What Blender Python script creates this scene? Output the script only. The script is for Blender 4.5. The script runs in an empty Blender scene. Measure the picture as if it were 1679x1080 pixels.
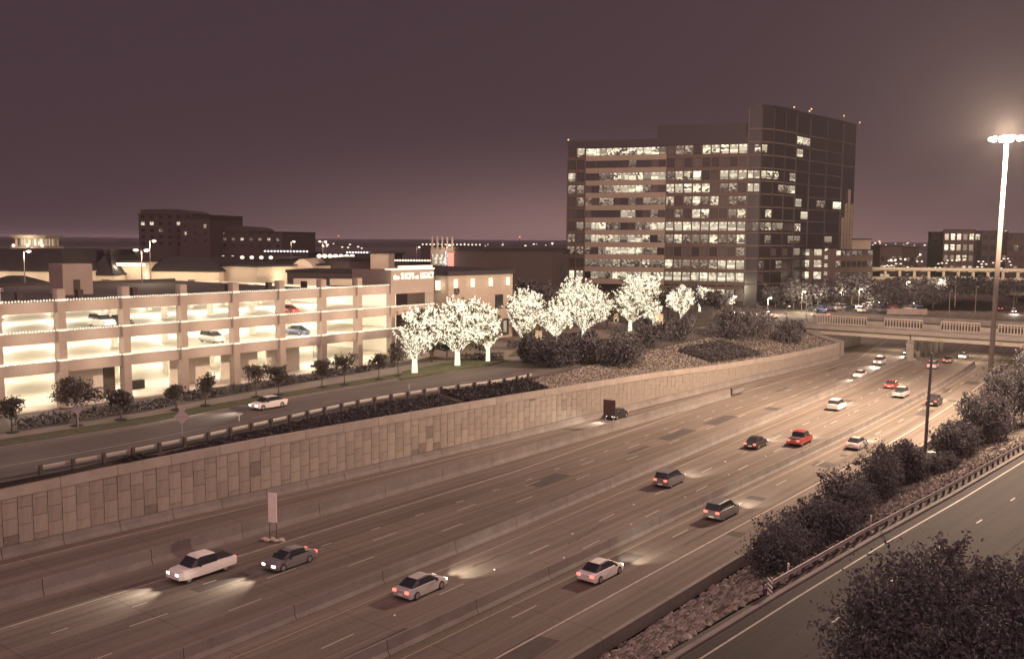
import bpy, bmesh, math, random
import numpy as np
from mathutils import Vector, Matrix

random.seed(7)
RNG = np.random.default_rng(7)
scene = bpy.context.scene
COL = scene.collection

# ------------------------------------------------------------------ camera
F_PX, CX, CY = 1551.0, 839.5, 540.0
PITCH, ROLL, CAM_H = math.radians(5.34), math.radians(0.35), 27.0
cam = bpy.data.objects.new('camera', bpy.data.cameras.new('camera'))
COL.objects.link(cam)
cam.data.sensor_width = 36.0
cam.data.lens = F_PX / 1679.0 * 36.0
cam.data.clip_start, cam.data.clip_end = 0.5, 30000
cam.location = (0, 0, CAM_H)
cam.rotation_mode = 'QUATERNION'
cam.rotation_quaternion = (Matrix.Rotation(math.pi / 2 - PITCH, 4, 'X') @ Matrix.Rotation(ROLL, 4, 'Z')).to_quaternion()
scene.camera = cam

# ------------------------------------------------------------------ night sky: city glow low over the horizon
world = bpy.data.worlds.new('World')
scene.world = world
world.use_nodes = True
wn, wl = world.node_tree.nodes, world.node_tree.links
wn.clear()
def wmath(op, a, b=None):
    n = wn.new('ShaderNodeMath'); n.operation = op
    for i, v in enumerate((a, b)):
        if v is None: continue
        if isinstance(v, (int, float)): n.inputs[i].default_value = v
        else: wl.new(v, n.inputs[i])
    return n.outputs[0]
tc = wn.new('ShaderNodeTexCoord')
sep = wn.new('ShaderNodeSeparateXYZ'); wl.new(tc.outputs['Generated'], sep.inputs[0])
elev = wmath('ABSOLUTE', sep.outputs[2])
rad = wmath('SQRT', wmath('ADD', wmath('MULTIPLY', sep.outputs[0], sep.outputs[0]), wmath('MULTIPLY', sep.outputs[1], sep.outputs[1])))
GLOW_AZ = math.radians(6.5)
caz = wmath('DIVIDE', wmath('ADD', wmath('MULTIPLY', sep.outputs[0], math.sin(GLOW_AZ)), wmath('MULTIPLY', sep.outputs[1], math.cos(GLOW_AZ))), rad)
# soft dome of glow: falls off with height and away from the town centre
az_f = wmath('POWER', 2.71828, wmath('MULTIPLY', wmath('SUBTRACT', 1.0, caz), -18.0))
el_f = wmath('POWER', 2.71828, wmath('MULTIPLY', wmath('POWER', wmath('DIVIDE', elev, 0.060), 1.7), -1.0))
noise = wn.new('ShaderNodeTexNoise'); noise.inputs['Scale'].default_value = 3.0; noise.inputs['Detail'].default_value = 4
wl.new(tc.outputs['Generated'], noise.inputs['Vector'])
nz = wmath('ADD', wmath('MULTIPLY', noise.outputs[0], 0.3), 0.85)
fac = wmath('MULTIPLY', wmath('MULTIPLY', az_f, el_f), nz)
mixc = wn.new('ShaderNodeMix'); mixc.data_type = 'RGBA'
mixc.inputs['A'].default_value = (0.062, 0.036, 0.045, 1)
mixc.inputs['B'].default_value = (0.27, 0.155, 0.147, 1)
wl.new(fac, mixc.inputs['Factor'])
bg = wn.new('ShaderNodeBackground'); wl.new(mixc.outputs['Result'], bg.inputs[0]); bg.inputs[1].default_value = 1.0
wo = wn.new('ShaderNodeOutputWorld'); wl.new(bg.outputs[0], wo.inputs[0])

# broad soft fill sun added to lift dark foliage, standing for night sky glow
sun = bpy.data.objects.new('night_glow_sun', bpy.data.lights.new('night_glow_sun', 'SUN'))
COL.objects.link(sun)
sun.data.energy = 2.3
sun.data.angle = math.radians(120)
sun.data.color = (1.0, 0.60, 0.61)
sun.rotation_euler = (math.radians(54), 0, math.radians(10))

vs = scene.view_settings
scene.display_settings.display_device = 'sRGB'
vs.view_transform = 'Standard'; vs.look = 'None'; vs.exposure = 0.0; vs.gamma = 1.0; vs.use_curve_mapping = False
cy = scene.cycles
cy.use_denoising = True
try: cy.denoiser = 'OPENIMAGEDENOISE'
except Exception: pass
cy.max_bounces = 4; cy.diffuse_bounces = 3; cy.glossy_bounces = 2; cy.transmission_bounces = 2; cy.transparent_max_bounces = 4
cy.caustics_reflective = False; cy.caustics_refractive = False
cy.sample_clamp_indirect = 3.0
cy.use_light_tree = True
cy.volume_bounces = 0

# ------------------------------------------------------------------ geometry of the place
T = math.radians(38)                       # heading of the freeway from the view axis
ST, CT = math.sin(T), math.cos(T)
U = Vector((ST, CT, 0)); N = Vector((-CT, ST, 0))
def P(s, d, z=0.0): return Vector((s * ST - d * CT, s * CT + d * ST, z))
def sd(X, Y): return X * ST + Y * CT, -X * CT + Y * ST
def ray(px, py):
    x, y = px - CX, CY - py
    c, s = math.cos(ROLL), math.sin(ROLL)
    x, y = c * x - s * y, s * x + c * y
    cp, sp = math.cos(-PITCH), math.sin(-PITCH)
    return x, cp * F_PX - sp * y, sp * F_PX + cp * y
def G(px, py, z=0.0):                      # point of the level z seen at a place of the photograph
    a, b, c = ray(px, py); t = (z - CAM_H) / c
    return Vector((a * t, b * t, z))
def AT(px, Y, z=0.0):                      # point at depth Y on the bearing of a column of the photograph
    a, b, c = ray(px, 395)
    return Vector((a / b * Y, Y, z))
def proj(X, Y, Z):
    z0 = Z - CAM_H; cp, sp = math.cos(PITCH), math.sin(PITCH)
    y = cp * Y - sp * z0; z = sp * Y + cp * z0
    a, b = X / y * F_PX, z / y * F_PX
    c, s = math.cos(ROLL), math.sin(ROLL)
    return CX + c * a + s * b, CY - (-s * a + c * b)
def ZFOR(py, X, Y):
    lo, hi = -60.0, 200.0
    for _ in range(40):
        m = (lo + hi) / 2
        if proj(X, Y, m)[1] > py: lo = m
        else: hi = m
    return lo
def SFOR(px, d, z):
    lo, hi = -100.0, 900.0
    for _ in range(40):
        m = (lo + hi) / 2; p = P(m, d)
        if proj(p.x, p.y, z)[0] < px: lo = m
        else: hi = m
    return lo
def DFOR(px, s, z):
    lo, hi = -50.0, 300.0
    for _ in range(40):
        m = (lo + hi) / 2; p = P(s, m)
        if proj(p.x, p.y, z)[0] > px: lo = m
        else: hi = m
    return lo
def curve(pts):
    xs = [p[0] for p in pts]; ys = [p[1] for p in pts]
    return lambda s: float(np.interp(s, xs, ys))
def cc(s): return 3.5 * max(0.0, (min(s, 600) - 110) / 100.0) ** 2
WALL = curve([(-80, 84), (10, 82.8), (43, 81.7), (60, 80.3), (78, 79.5), (100, 78.5), (136, 77.6), (162, 76.8), (187, 75.8), (215, 75.2), (226, 76), (262, 86), (420, 112), (600, 168)])
WALLH = curve([(-80, 5.4), (30, 5.75), (48, 6.1), (60, 6.3), (78, 6.2), (100, 6.05), (136, 5.3), (162, 4.3), (187, 3.8), (222, 3.6)])
B3 = lambda s: 70.9
EDGEL = curve([(-80, 66.8), (86, 66.9), (150, 71.2), (222, 71.2), (262, 78), (420, 104), (600, 160)])
B1 = curve([(-80, 51.8), (38, 52), (68, 53.0), (115, 55.3), (180, 58.2), (222, 61), (262, 64.5), (420, 86), (600, 138)])
B2 = lambda s: 43.1 + cc(s) * 0.9
EDGER = lambda s: 37.2 + cc(s)
RB = lambda s: 33.2 + cc(s)
RGUARD = curve([(-80, 29), (45, 24.6), (58.5, 23.8), (74, 22.7), (92, 21.1), (119, 19.1), (160, 18.5), (200, 22), (262, 34), (420, 62), (600, 115)])
HR = curve([(-80, 4), (130, 4), (215, 6.9), (9000, 6.9)])
GR = curve([(-80, 82.6), (40, 82.0), (47, 82.1), (54, 82.7), (62, 83.6), (73, 85.2), (79, 85.8), (85, 85.9), (92, 85.4), (99, 84.2), (106, 83.4), (118, 84), (140, 87), (170, 90), (226, 91), (262, 95), (420, 126), (600, 180)])
HL = curve([(-80, 6.5), (150, 6.6), (215, 7.0), (9000, 7.0)])
FC = curve([(-80, 94.5), (41, 95.2), (56, 95.0), (73, 97), (97, 98.2), (126, 99.5), (170, 101), (226, 102), (262, 104), (420, 138), (600, 192)])

# ------------------------------------------------------------------ materials
MATS = {}
def new_mat(name):
    m = bpy.data.materials.new(name); m.use_nodes = True
    nt = m.node_tree; nt.nodes.clear()
    out = nt.nodes.new('ShaderNodeOutputMaterial')
    b = nt.nodes.new('ShaderNodeBsdfPrincipled')
    nt.links.new(b.outputs[0], out.inputs[0])
    MATS[name] = m
    return m, nt, b
def surf(name, col, var=0.25, scale=1.5, rough=0.8, bump=0.0, bscale=20, metal=0.0, stretch=None, objvar=0.0, uv=False, spec=0.3, fine=0.15, island=0.0):
    m, nt, b = new_mat(name)
    L = nt.links.new; nn = nt.nodes.new
    tcn = nn('ShaderNodeTexCoord'); mp = nn('ShaderNodeMapping')
    L(tcn.outputs['UV' if uv else 'Object'], mp.inputs[0])
    if stretch: mp.inputs['Scale'].default_value = stretch
    n1 = nn('ShaderNodeTexNoise'); n1.inputs['Scale'].default_value = scale; n1.inputs['Detail'].default_value = 6; n1.inputs['Roughness'].default_value = 0.6
    L(mp.outputs[0], n1.inputs['Vector'])
    n2 = nn('ShaderNodeTexNoise'); n2.inputs['Scale'].default_value = scale * 14; n2.inputs['Detail'].default_value = 3
    L(mp.outputs[0], n2.inputs['Vector'])
    def mth(op, x, y):
        n = nn('ShaderNodeMath'); n.operation = op
        for i, v in enumerate((x, y)):
            if isinstance(v, (int, float)): n.inputs[i].default_value = v
            else: L(v, n.inputs[i])
        return n.outputs[0]
    f = mth('ADD', mth('MULTIPLY', mth('SUBTRACT', n1.outputs[0], 0.5), var * 3.2), mth('MULTIPLY', mth('SUBTRACT', n2.outputs[0], 0.5), fine * 2.5))
    if objvar:
        oi = nn('ShaderNodeObjectInfo')
        f = mth('ADD', f, mth('MULTIPLY', mth('SUBTRACT', oi.outputs['Random'], 0.5), objvar * 2))
    if island:
        gi = nn('ShaderNodeNewGeometry'); f = mth('ADD', f, mth('MULTIPLY', mth('SUBTRACT', gi.outputs['Random Per Island'], 0.5), island * 2))
    f = mth('ADD', f, 1.0)
    f = mth('MAXIMUM', f, 0.15)
    vm = nn('ShaderNodeVectorMath'); vm.operation = 'SCALE'; vm.inputs[0].default_value = col[:3]
    L(f, vm.inputs['Scale']); L(vm.outputs[0], b.inputs['Base Color'])
    b.inputs['Roughness'].default_value = rough; b.inputs['Metallic'].default_value = metal
    b.inputs['Specular IOR Level'].default_value = spec
    if bump:
        n3 = nn('ShaderNodeTexNoise'); n3.inputs['Scale'].default_value = bscale; n3.inputs['Detail'].default_value = 4
        L(mp.outputs[0], n3.inputs['Vector'])
        bp = nn('ShaderNodeBump'); bp.inputs['Strength'].default_value = bump; bp.inputs['Distance'].default_value = 0.05
        L(n3.outputs[0], bp.inputs['Height']); L(bp.outputs[0], b.inputs['Normal'])
    return m
def leafy(name, col, trans=0.2, objvar=0.12):
    m = surf(name, col, 0.22, 0.8, 0.85, objvar=objvar, spec=0.1, island=0.42)
    nt = m.node_tree; L = nt.links.new
    b = [n for n in nt.nodes if n.type == 'BSDF_PRINCIPLED'][0]; out = [n for n in nt.nodes if n.type == 'OUTPUT_MATERIAL'][0]
    tr = nt.nodes.new('ShaderNodeBsdfTranslucent'); mx = nt.nodes.new('ShaderNodeMixShader'); mx.inputs[0].default_value = trans
    L(b.inputs['Base Color'].links[0].from_socket, tr.inputs[0]); L(b.outputs[0], mx.inputs[1]); L(tr.outputs[0], mx.inputs[2]); L(mx.outputs[0], out.inputs[0])
    return m
def emis(name, col, strength, base=(0.6, 0.55, 0.45)):
    m, nt, b = new_mat(name)
    b.inputs['Base Color'].default_value = (*base, 1)
    b.inputs['Emission Color'].default_value = (*col, 1); b.inputs['Emission Strength'].default_value = strength
    m.cycles.emission_sampling = 'NONE'
    return m
def lit_window(name, col, lo, hi, scale, f0=0.4, f1=0.6):
    # a lit room behind the glass: partitions and desks in blocks, a blind let down part of the way, ceiling lights
    m, nt, b = new_mat(name); L = nt.links.new; nn = nt.nodes.new
    def mth(op, x, y=0.0, z=None):
        n = nn('ShaderNodeMath'); n.operation = op
        for i, v in enumerate((x, y, z)):
            if v is None: continue
            if isinstance(v, (int, float)): n.inputs[i].default_value = v
            else: L(v, n.inputs[i])
        return n.outputs[0]
    tcn = nn('ShaderNodeTexCoord'); oi = nn('ShaderNodeObjectInfo'); r = oi.outputs['Random']
    add = nn('ShaderNodeVectorMath'); add.operation = 'ADD'
    sc = nn('ShaderNodeVectorMath'); sc.operation = 'SCALE'; L(r, sc.inputs['Scale']); sc.inputs[0].default_value = (91, 57, 33)
    L(tcn.outputs['Object'], add.inputs[0]); L(sc.outputs[0], add.inputs[1])
    mp = nn('ShaderNodeMapping'); mp.inputs['Scale'].default_value = (1.0, 0.02, 1.25); L(add.outputs[0], mp.inputs[0])
    vo = nn('ShaderNodeTexVoronoi'); vo.distance = 'CHEBYCHEV'; vo.inputs['Scale'].default_value = scale * 1.5; vo.inputs['Randomness'].default_value = 0.8; L(mp.outputs[0], vo.inputs['Vector'])
    sv = nn('ShaderNodeSeparateXYZ'); L(vo.outputs['Color'], sv.inputs[0])
    n1 = nn('ShaderNodeTexNoise'); n1.inputs['Scale'].default_value = 1.6; n1.inputs['Detail'].default_value = 3; L(mp.outputs[0], n1.inputs['Vector'])
    v = mth('ADD', mth('MULTIPLY', sv.outputs[0], 0.55), mth('MULTIPLY', n1.outputs[0], 0.45))
    mr = nn('ShaderNodeMapRange'); mr.inputs['From Min'].default_value = f0; mr.inputs['From Max'].default_value = f1
    mr.inputs['To Min'].default_value = lo; mr.inputs['To Max'].default_value = hi; L(v, mr.inputs[0])
    so = nn('ShaderNodeSeparateXYZ'); L(tcn.outputs['Object'], so.inputs[0])
    r2 = mth('FRACT', mth('MULTIPLY', r, 7.31)); r3 = mth('FRACT', mth('MULTIPLY', r, 23.7))
    blind = mth('GREATER_THAN', so.outputs[2], mth('SUBTRACT', 1.6, mth('MULTIPLY', r2, 2.6)))
    slat = mth('ADD', 0.85, mth('MULTIPLY', mth('SINE', mth('MULTIPLY', so.outputs[2], 40.0)), 0.15))
    btone = mth('MULTIPLY', mth('ADD', 0.25, mth('MULTIPLY', r3, 0.5)), mth('MULTIPLY', slat, hi))
    e = mth('ADD', mth('MULTIPLY', mr.outputs[0], mth('SUBTRACT', 1.0, blind)), mth('MULTIPLY', btone, blind))
    top = mth('MULTIPLY', mth('GREATER_THAN', so.outputs[2], 0.75), mth('GREATER_THAN', mth('SINE', mth('MULTIPLY', mth('ADD', so.outputs[0], mth('MULTIPLY', r, 9)), 4.0)), 0.1))
    e = mth('ADD', e, mth('MULTIPLY', top, hi * 0.5))
    low = mth('LESS_THAN', so.outputs[2], mth('SUBTRACT', mth('MULTIPLY', r3, 0.7), 1.2))
    e = mth('MULTIPLY', e, mth('SUBTRACT', 1.0, mth('MULTIPLY', low, 0.55)))
    e = mth('MULTIPLY', e, mth('ADD', 0.65, mth('MULTIPLY', r, 0.5)))
    b.inputs['Base Color'].default_value = (0.04, 0.032, 0.032, 1); b.inputs['Roughness'].default_value = 0.15
    b.inputs['Emission Color'].default_value = (*col, 1); L(e, b.inputs['Emission Strength'])
    m.cycles.emission_sampling = 'NONE'
    return m
def road_mat(name, col, track=0.22):
    # pavement: UV x along the road in metres, y across it; wheel tracks, oil streaks, slab joints
    m, nt, b = new_mat(name); L = nt.links.new; nn = nt.nodes.new
    def mth(op, x, y=0.0):
        n = nn('ShaderNodeMath'); n.operation = op
        for i, v in enumerate((x, y)):
            if isinstance(v, (int, float)): n.inputs[i].default_value = v
            else: L(v, n.inputs[i])
        return n.outputs[0]
    tcn = nn('ShaderNodeTexCoord'); sp = nn('ShaderNodeSeparateXYZ'); L(tcn.outputs['UV'], sp.inputs[0])
    def noise(sx, sy, det=4):
        mp = nn('ShaderNodeMapping'); mp.inputs['Scale'].default_value = (sx, sy, 1); L(tcn.outputs['UV'], mp.inputs[0])
        n = nn('ShaderNodeTexNoise'); n.inputs['Scale'].default_value = 1; n.inputs['Detail'].default_value = det; L(mp.outputs[0], n.inputs['Vector'])
        return mth('SUBTRACT', n.outputs[0], 0.5)
    streak = mth('MULTIPLY', noise(0.012, 1.1, 5), track * 6.5)
    patch = mth('MULTIPLY', noise(0.06, 0.25, 4), 0.45)
    fine = mth('MULTIPLY', noise(3.0, 3.0, 3), 0.35)
    big = mth('MULTIPLY', noise(0.015, 0.05, 2), 0.5)
    f = mth('ADD', mth('ADD', streak, patch), mth('ADD', mth('ADD', fine, big), 1.0))
    jx = mth('LESS_THAN', mth('FRACT', mth('DIVIDE', sp.outputs[0], 9.0)), 0.011)
    jy = mth('LESS_THAN', mth('FRACT', mth('DIVIDE', sp.outputs[1], 3.6)), 0.02)
    f = mth('MULTIPLY', f, mth('SUBTRACT', 1.0, mth('MULTIPLY', mth('MAXIMUM', jx, jy), 0.3)))
    f = mth('MAXIMUM', f, 0.2)
    vm = nn('ShaderNodeVectorMath'); vm.operation = 'SCALE'; vm.inputs[0].default_value = col; L(f, vm.inputs['Scale'])
    L(vm.outputs[0], b.inputs['Base Color'])
    b.inputs['Roughness'].default_value = 0.8; b.inputs['Specular IOR Level'].default_value = 0.12
    n3 = nn('ShaderNodeTexNoise'); n3.inputs['Scale'].default_value = 6; n3.inputs['Detail'].default_value = 4; L(tcn.outputs['UV'], n3.inputs['Vector'])
    bp = nn('ShaderNodeBump'); bp.inputs['Strength'].default_value = 0.25; bp.inputs['Distance'].default_value = 0.02
    L(n3.outputs[0], bp.inputs['Height']); L(bp.outputs[0], b.inputs['Normal'])
    return m

M_freeway = road_mat('freeway_concrete', (0.15, 0.127, 0.106))
M_road = road_mat('frontage_asphalt', (0.115, 0.1, 0.09), 0.2)
M_ground = surf('town_ground', (0.085, 0.074, 0.065), 0.3, 0.02, 0.9)
M_pave = surf('pale_paving', (0.18, 0.155, 0.13), 0.2, 0.3, 0.85, 0.2, 6)
M_grass = surf('grass_turf', (0.075, 0.075, 0.04), 0.4, 0.9, 0.95, 0.8, 30)
M_gravelbed = surf('gravel_bed', (0.06, 0.05, 0.044), 0.3, 3.0, 0.95, 1.0, 9)
M_rock = surf('gravel_rock', (0.25, 0.222, 0.185), 0.2, 2.0, 0.9, island=0.6)
M_panel = surf('wall_panel', (0.265, 0.23, 0.19), 0.22, 0.9, 0.88, 0.25, 14, objvar=0.12, stretch=(5, 1, 0.6))
M_paneld = surf('wall_panel_stained', (0.165, 0.142, 0.12), 0.3, 0.9, 0.88, 0.25, 14, objvar=0.12)
M_joint = surf('wall_joint', (0.13, 0.11, 0.1), 0.2, 1.0, 0.95)
M_coping = surf('coping_concrete', (0.295, 0.258, 0.218), 0.2, 0.5, 0.85, 0.2, 10, objvar=0.05)
M_conc = surf('barrier_concrete', (0.185, 0.165, 0.146), 0.28, 0.5, 0.85, 0.2, 10, objvar=0.06)
M_paint = surf('road_paint', (0.36, 0.33, 0.28), 0.4, 1.5, 0.6, fine=0.25)
M_yellow = surf('road_paint_yellow', (0.27, 0.23, 0.16), 0.25, 1.5, 0.6, fine=0.25)
M_steel = surf('galvanised_steel', (0.36, 0.34, 0.31), 0.15, 1.0, 0.55, metal=0.4)
M_post = surf('weathered_timber', (0.08, 0.065, 0.055), 0.25, 3.0, 0.9)
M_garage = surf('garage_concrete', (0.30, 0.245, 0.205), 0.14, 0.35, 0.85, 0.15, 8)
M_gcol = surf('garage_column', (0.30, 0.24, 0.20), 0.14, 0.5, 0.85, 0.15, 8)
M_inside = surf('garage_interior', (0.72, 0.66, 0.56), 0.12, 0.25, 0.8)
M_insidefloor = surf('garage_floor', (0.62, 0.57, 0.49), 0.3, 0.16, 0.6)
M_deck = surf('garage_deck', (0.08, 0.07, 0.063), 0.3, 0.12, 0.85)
M_bulb = emis('string_bulb', (1.0, 0.88, 0.66), 1.3, (0.05, 0.045, 0.04))
M_lamp = emis('lamp_white', (1.0, 0.90, 0.72), 1.3)
M_lampw = emis('lamp_cool', (0.92, 0.93, 1.0), 1.2)
M_lampblue = emis('lamp_blue', (0.45, 0.5, 1.0), 1.1)
M_red = emis('red_beacon', (1.0, 0.28, 0.2), 1.4, (0.3, 0.05, 0.04))
M_amber = emis('amber_marker', (1.0, 0.62, 0.35), 1.1, (0.4, 0.2, 0.08))
M_head = emis('headlamp_lens', (1.0, 0.96, 0.84), 6.0)
M_tail = emis('tail_lens', (1.0, 0.10, 0.07), 4.5, (0.35, 0.03, 0.03))
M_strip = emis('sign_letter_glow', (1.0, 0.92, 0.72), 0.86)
M_cream = surf('cream_stucco', (0.5, 0.43, 0.33), 0.1, 0.2, 0.9)
M_tan = surf('tan_stucco', (0.33, 0.275, 0.22), 0.08, 0.15, 0.9)
M_brown = surf('brown_wall', (0.075, 0.058, 0.053), 0.15, 0.1, 0.9)
M_darkroof = surf('dark_roof', (0.035, 0.03, 0.031), 0.2, 0.4, 0.9)
M_spandrel = surf('tan_spandrel', (0.25, 0.20, 0.16), 0.1, 0.2, 0.85)
M_grid = surf('brown_cladding', (0.095, 0.068, 0.056), 0.12, 0.3, 0.8)
M_glassd = surf('dark_glass', (0.022, 0.018, 0.02), 0.2, 0.4, 0.2, spec=0.5)
M_glassd2 = surf('tinted_glass_panel', (0.06, 0.048, 0.05), 0.2, 0.6, 0.25, spec=0.4, objvar=0.35)
M_litb = lit_window('window_bright', (1.0, 0.88, 0.64), 0.5, 1.2, 0.6, 0.3, 0.5)
M_litl = lit_window('window_lit', (1.0, 0.86, 0.62), 0.05, 1.2, 0.8, 0.38, 0.58)
M_litd = lit_window('window_dim', (1.0, 0.82, 0.60), 0.02, 0.42, 0.9, 0.42, 0.75)
M_foliage = leafy('dark_foliage', (0.115, 0.108, 0.112))
M_foliage2 = leafy('young_foliage', (0.115, 0.105, 0.09))
M_ivy = leafy('ground_ivy', (0.075, 0.07, 0.07))
M_litleaf = leafy('lit_leaf', (0.12, 0.105, 0.06))
M_bark = surf('bark', (0.13, 0.1, 0.075), 0.3, 4.0, 0.95, 0.5, 20)
M_black = surf('tyre_rubber', (0.03, 0.028, 0.028), 0.2, 3, 0.8)
M_rim = surf('wheel_rim', (0.45, 0.43, 0.4), 0.1, 3, 0.35, metal=0.7)
M_carglass = surf('car_glass', (0.03, 0.03, 0.035), 0.1, 2, 0.08, spec=0.6)
M_mast = surf('mast_steel', (0.22, 0.19, 0.165), 0.12, 0.4, 0.5, metal=0.2)
M_darkpole = surf('dark_pole', (0.10, 0.085, 0.08), 0.2, 0.8, 0.6)
M_signback = surf('sign_back', (0.5, 0.46, 0.4), 0.15, 1.5, 0.6, metal=0.2)
M_signbrown = surf('sign_brown', (0.12, 0.075, 0.06), 0.2, 2.0, 0.6)
M_white = surf('white_paint', (0.75, 0.7, 0.6), 0.12, 1.0, 0.7)
M_blackpaint = surf('black_paint', (0.03, 0.027, 0.027), 0.2, 2.0, 0.7)
M_sand = surf('sandbag_cloth', (0.45, 0.4, 0.32), 0.2, 3.0, 0.95)
M_hills = surf('far_wood', (0.06, 0.05, 0.055), 0.25, 0.01, 1.0)
CARCOL = [surf('car_paint_' + n, c, 0.03, 1.0, 0.3, spec=0.5, fine=0.02) for n, c in
          (('silver', (0.42, 0.4, 0.38)), ('white', (0.7, 0.67, 0.62)), ('black', (0.03, 0.03, 0.033)), ('red', (0.28, 0.04, 0.035)), ('grey', (0.16, 0.155, 0.15)), ('blue', (0.06, 0.08, 0.16)))]

# ------------------------------------------------------------------ object helpers
def tag(o, label=None, cat=None, group=None, kind=None):
    if label: o['label'] = label
    if cat: o['category'] = cat
    if group: o['group'] = group
    if kind: o['kind'] = kind
    return o
def thing(name, label, cat, loc=(0, 0, 0), rz=0.0, group=None):
    o = bpy.data.objects.new(name, None); COL.objects.link(o)
    o.empty_display_size = 0.3
    o.location = loc; o.rotation_euler = (0, 0, rz)
    return tag(o, label, cat, group)
class MB:
    def __init__(self): self.v = []; self.f = []; self.uv = None
    def add(self, vs_, fs):
        k = len(self.v); self.v += [tuple(p) for p in vs_]; self.f += [tuple(i + k for i in f) for f in fs]; return self
    def box(self, c, half, ax=None):
        c = Vector(c)
        ax = ax or (Vector((1, 0, 0)), Vector((0, 1, 0)), Vector((0, 0, 1)))
        vs_ = [c + ax[0] * (half[0] * i) + ax[1] * (half[1] * j) + ax[2] * (half[2] * k) for i in (-1, 1) for j in (-1, 1) for k in (-1, 1)]
        return self.add(vs_, [(0, 1, 3, 2), (4, 6, 7, 5), (0, 4, 5, 1), (2, 3, 7, 6), (0, 2, 6, 4), (1, 5, 7, 3)])
    def sbox(self, s0, s1, d0, d1, z0, z1):          # box along the freeway's axes
        return self.box(P((s0 + s1) / 2, (d0 + d1) / 2, (z0 + z1) / 2), (abs(s1 - s0) / 2, abs(d1 - d0) / 2, abs(z1 - z0) / 2), (U, N, Vector((0, 0, 1))))
    def wbox(self, A, B, t, z0, z1, off=0.0):        # wall from A to B in plan, thickness t set back behind the line
        A = Vector((A[0], A[1], 0)); B = Vector((B[0], B[1], 0)); u = (B - A); L = u.length; u.normalize()
        n = Vector((-u.y, u.x, 0))
        c = (A + B) / 2 + n * (off + t / 2); c.z = (z0 + z1) / 2
        return self.box(c, (L / 2, t / 2, (z1 - z0) / 2), (u, n, Vector((0, 0, 1))))
    def prism(self, poly, z0, z1):
        n = len(poly)
        vs_ = [(p[0], p[1], z0) for p in poly] + [(p[0], p[1], z1) for p in poly]
        return self.add(vs_, [tuple(range(n))[::-1], tuple(range(n, 2 * n))] + [(i, (i + 1) % n, n + (i + 1) % n, n + i) for i in range(n)])
    def tube(self, pts, rs, k=7, cap=True):
        pts = [Vector(p) for p in pts]; rings = []
        for i, p in enumerate(pts):
            t = (pts[min(i + 1, len(pts) - 1)] - pts[max(i - 1, 0)]).normalized()
            a = t.cross(Vector((0.31, 0.95, 0.12))).normalized(); b = t.cross(a)
            r = rs[i] if isinstance(rs, (list, tuple)) else rs
            rings.append([p + (a * math.cos(2 * math.pi * j / k) + b * math.sin(2 * math.pi * j / k)) * r for j in range(k)])
        vs_ = [q for r in rings for q in r]
        fs = [(i * k + j, i * k + (j + 1) % k, (i + 1) * k + (j + 1) % k, (i + 1) * k + j) for i in range(len(pts) - 1) for j in range(k)]
        if cap: fs += [tuple(range(k))[::-1], tuple(range((len(pts) - 1) * k, len(pts) * k))]
        return self.add(vs_, fs)
    def sweep(self, prof, path, closed=True, cap=True):   # prof: (d offset, z); path: list of (s, d, z)
        n = len(prof); vs_ = [P(s, d + o, z + h) for s, d, z in path for o, h in prof]
        m = n if closed else n - 1
        fs = [(i * n + j, (i + 1) * n + j, (i + 1) * n + (j + 1) % n, i * n + (j + 1) % n) for i in range(len(path) - 1) for j in range(m)]
        if cap and closed: fs += [tuple(range(n)), tuple(range((len(path) - 1) * n, len(path) * n))[::-1]]
        return self.add(vs_, fs)
    def ball(self, c, r, seg=8, rings=5):
        c = Vector(c); r = r if isinstance(r, (list, tuple)) else (r, r, r)
        vs_ = [c + Vector((0, 0, r[2]))]
        for i in range(1, rings):
            a = math.pi * i / rings
            vs_ += [c + Vector((r[0] * math.sin(a) * math.cos(2 * math.pi * j / seg), r[1] * math.sin(a) * math.sin(2 * math.pi * j / seg), r[2] * math.cos(a))) for j in range(seg)]
        vs_.append(c - Vector((0, 0, r[2])))
        fs = [(0, 1 + j, 1 + (j + 1) % seg) for j in range(seg)]
        for i in range(rings - 2):
            o = 1 + i * seg
            fs += [(o + j, o + seg + j, o + seg + (j + 1) % seg, o + (j + 1) % seg) for j in range(seg)]
        o = 1 + (rings - 2) * seg; e = len(vs_) - 1
        fs += [(o + j, e, o + (j + 1) % seg) for j in range(seg)]
        return self.add(vs_, fs)
    def build(self, name, mat, parent=None, smooth=False, local=False, bevel=0.0):
        me = bpy.data.meshes.new(name)
        off = Vector((0, 0, 0))
        if parent is not None and not local:
            q = parent
            while q is not None: off = off + q.location; q = q.parent
        me.from_pydata([(p[0] - off.x, p[1] - off.y, p[2] - off.z) for p in self.v], [], self.f)
        if smooth: me.shade_smooth()
        if bevel:
            bm = bmesh.new(); bm.from_mesh(me)
            bmesh.ops.bevel(bm, geom=bm.edges[:], offset=bevel, segments=2, profile=0.6, affect='EDGES')
            bm.to_mesh(me); bm.free()
        me.materials.append(mat)
        if self.uv is not None:
            l = me.uv_layers.new(name='UVMap')
            for poly in me.polygons:
                for li in poly.loop_indices:
                    l.data[li].uv = self.uv[me.loops[li].vertex_index]
        return place(name, me, parent)
def place(name, me, parent=None, loc=None, rz=None, mat=None):
    o = bpy.data.objects.new(name, me); COL.objects.link(o)
    if parent is not None: o.parent = parent
    if loc is not None: o.location = loc
    if rz is not None: o.rotation_euler = (0, 0, rz)
    if mat is not None:
        o.material_slots[0].link = 'OBJECT'; o.material_slots[0].material = mat
    return o
def kids(o): return [c for c in COL.objects if c.parent is o]
CH = {}
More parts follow.
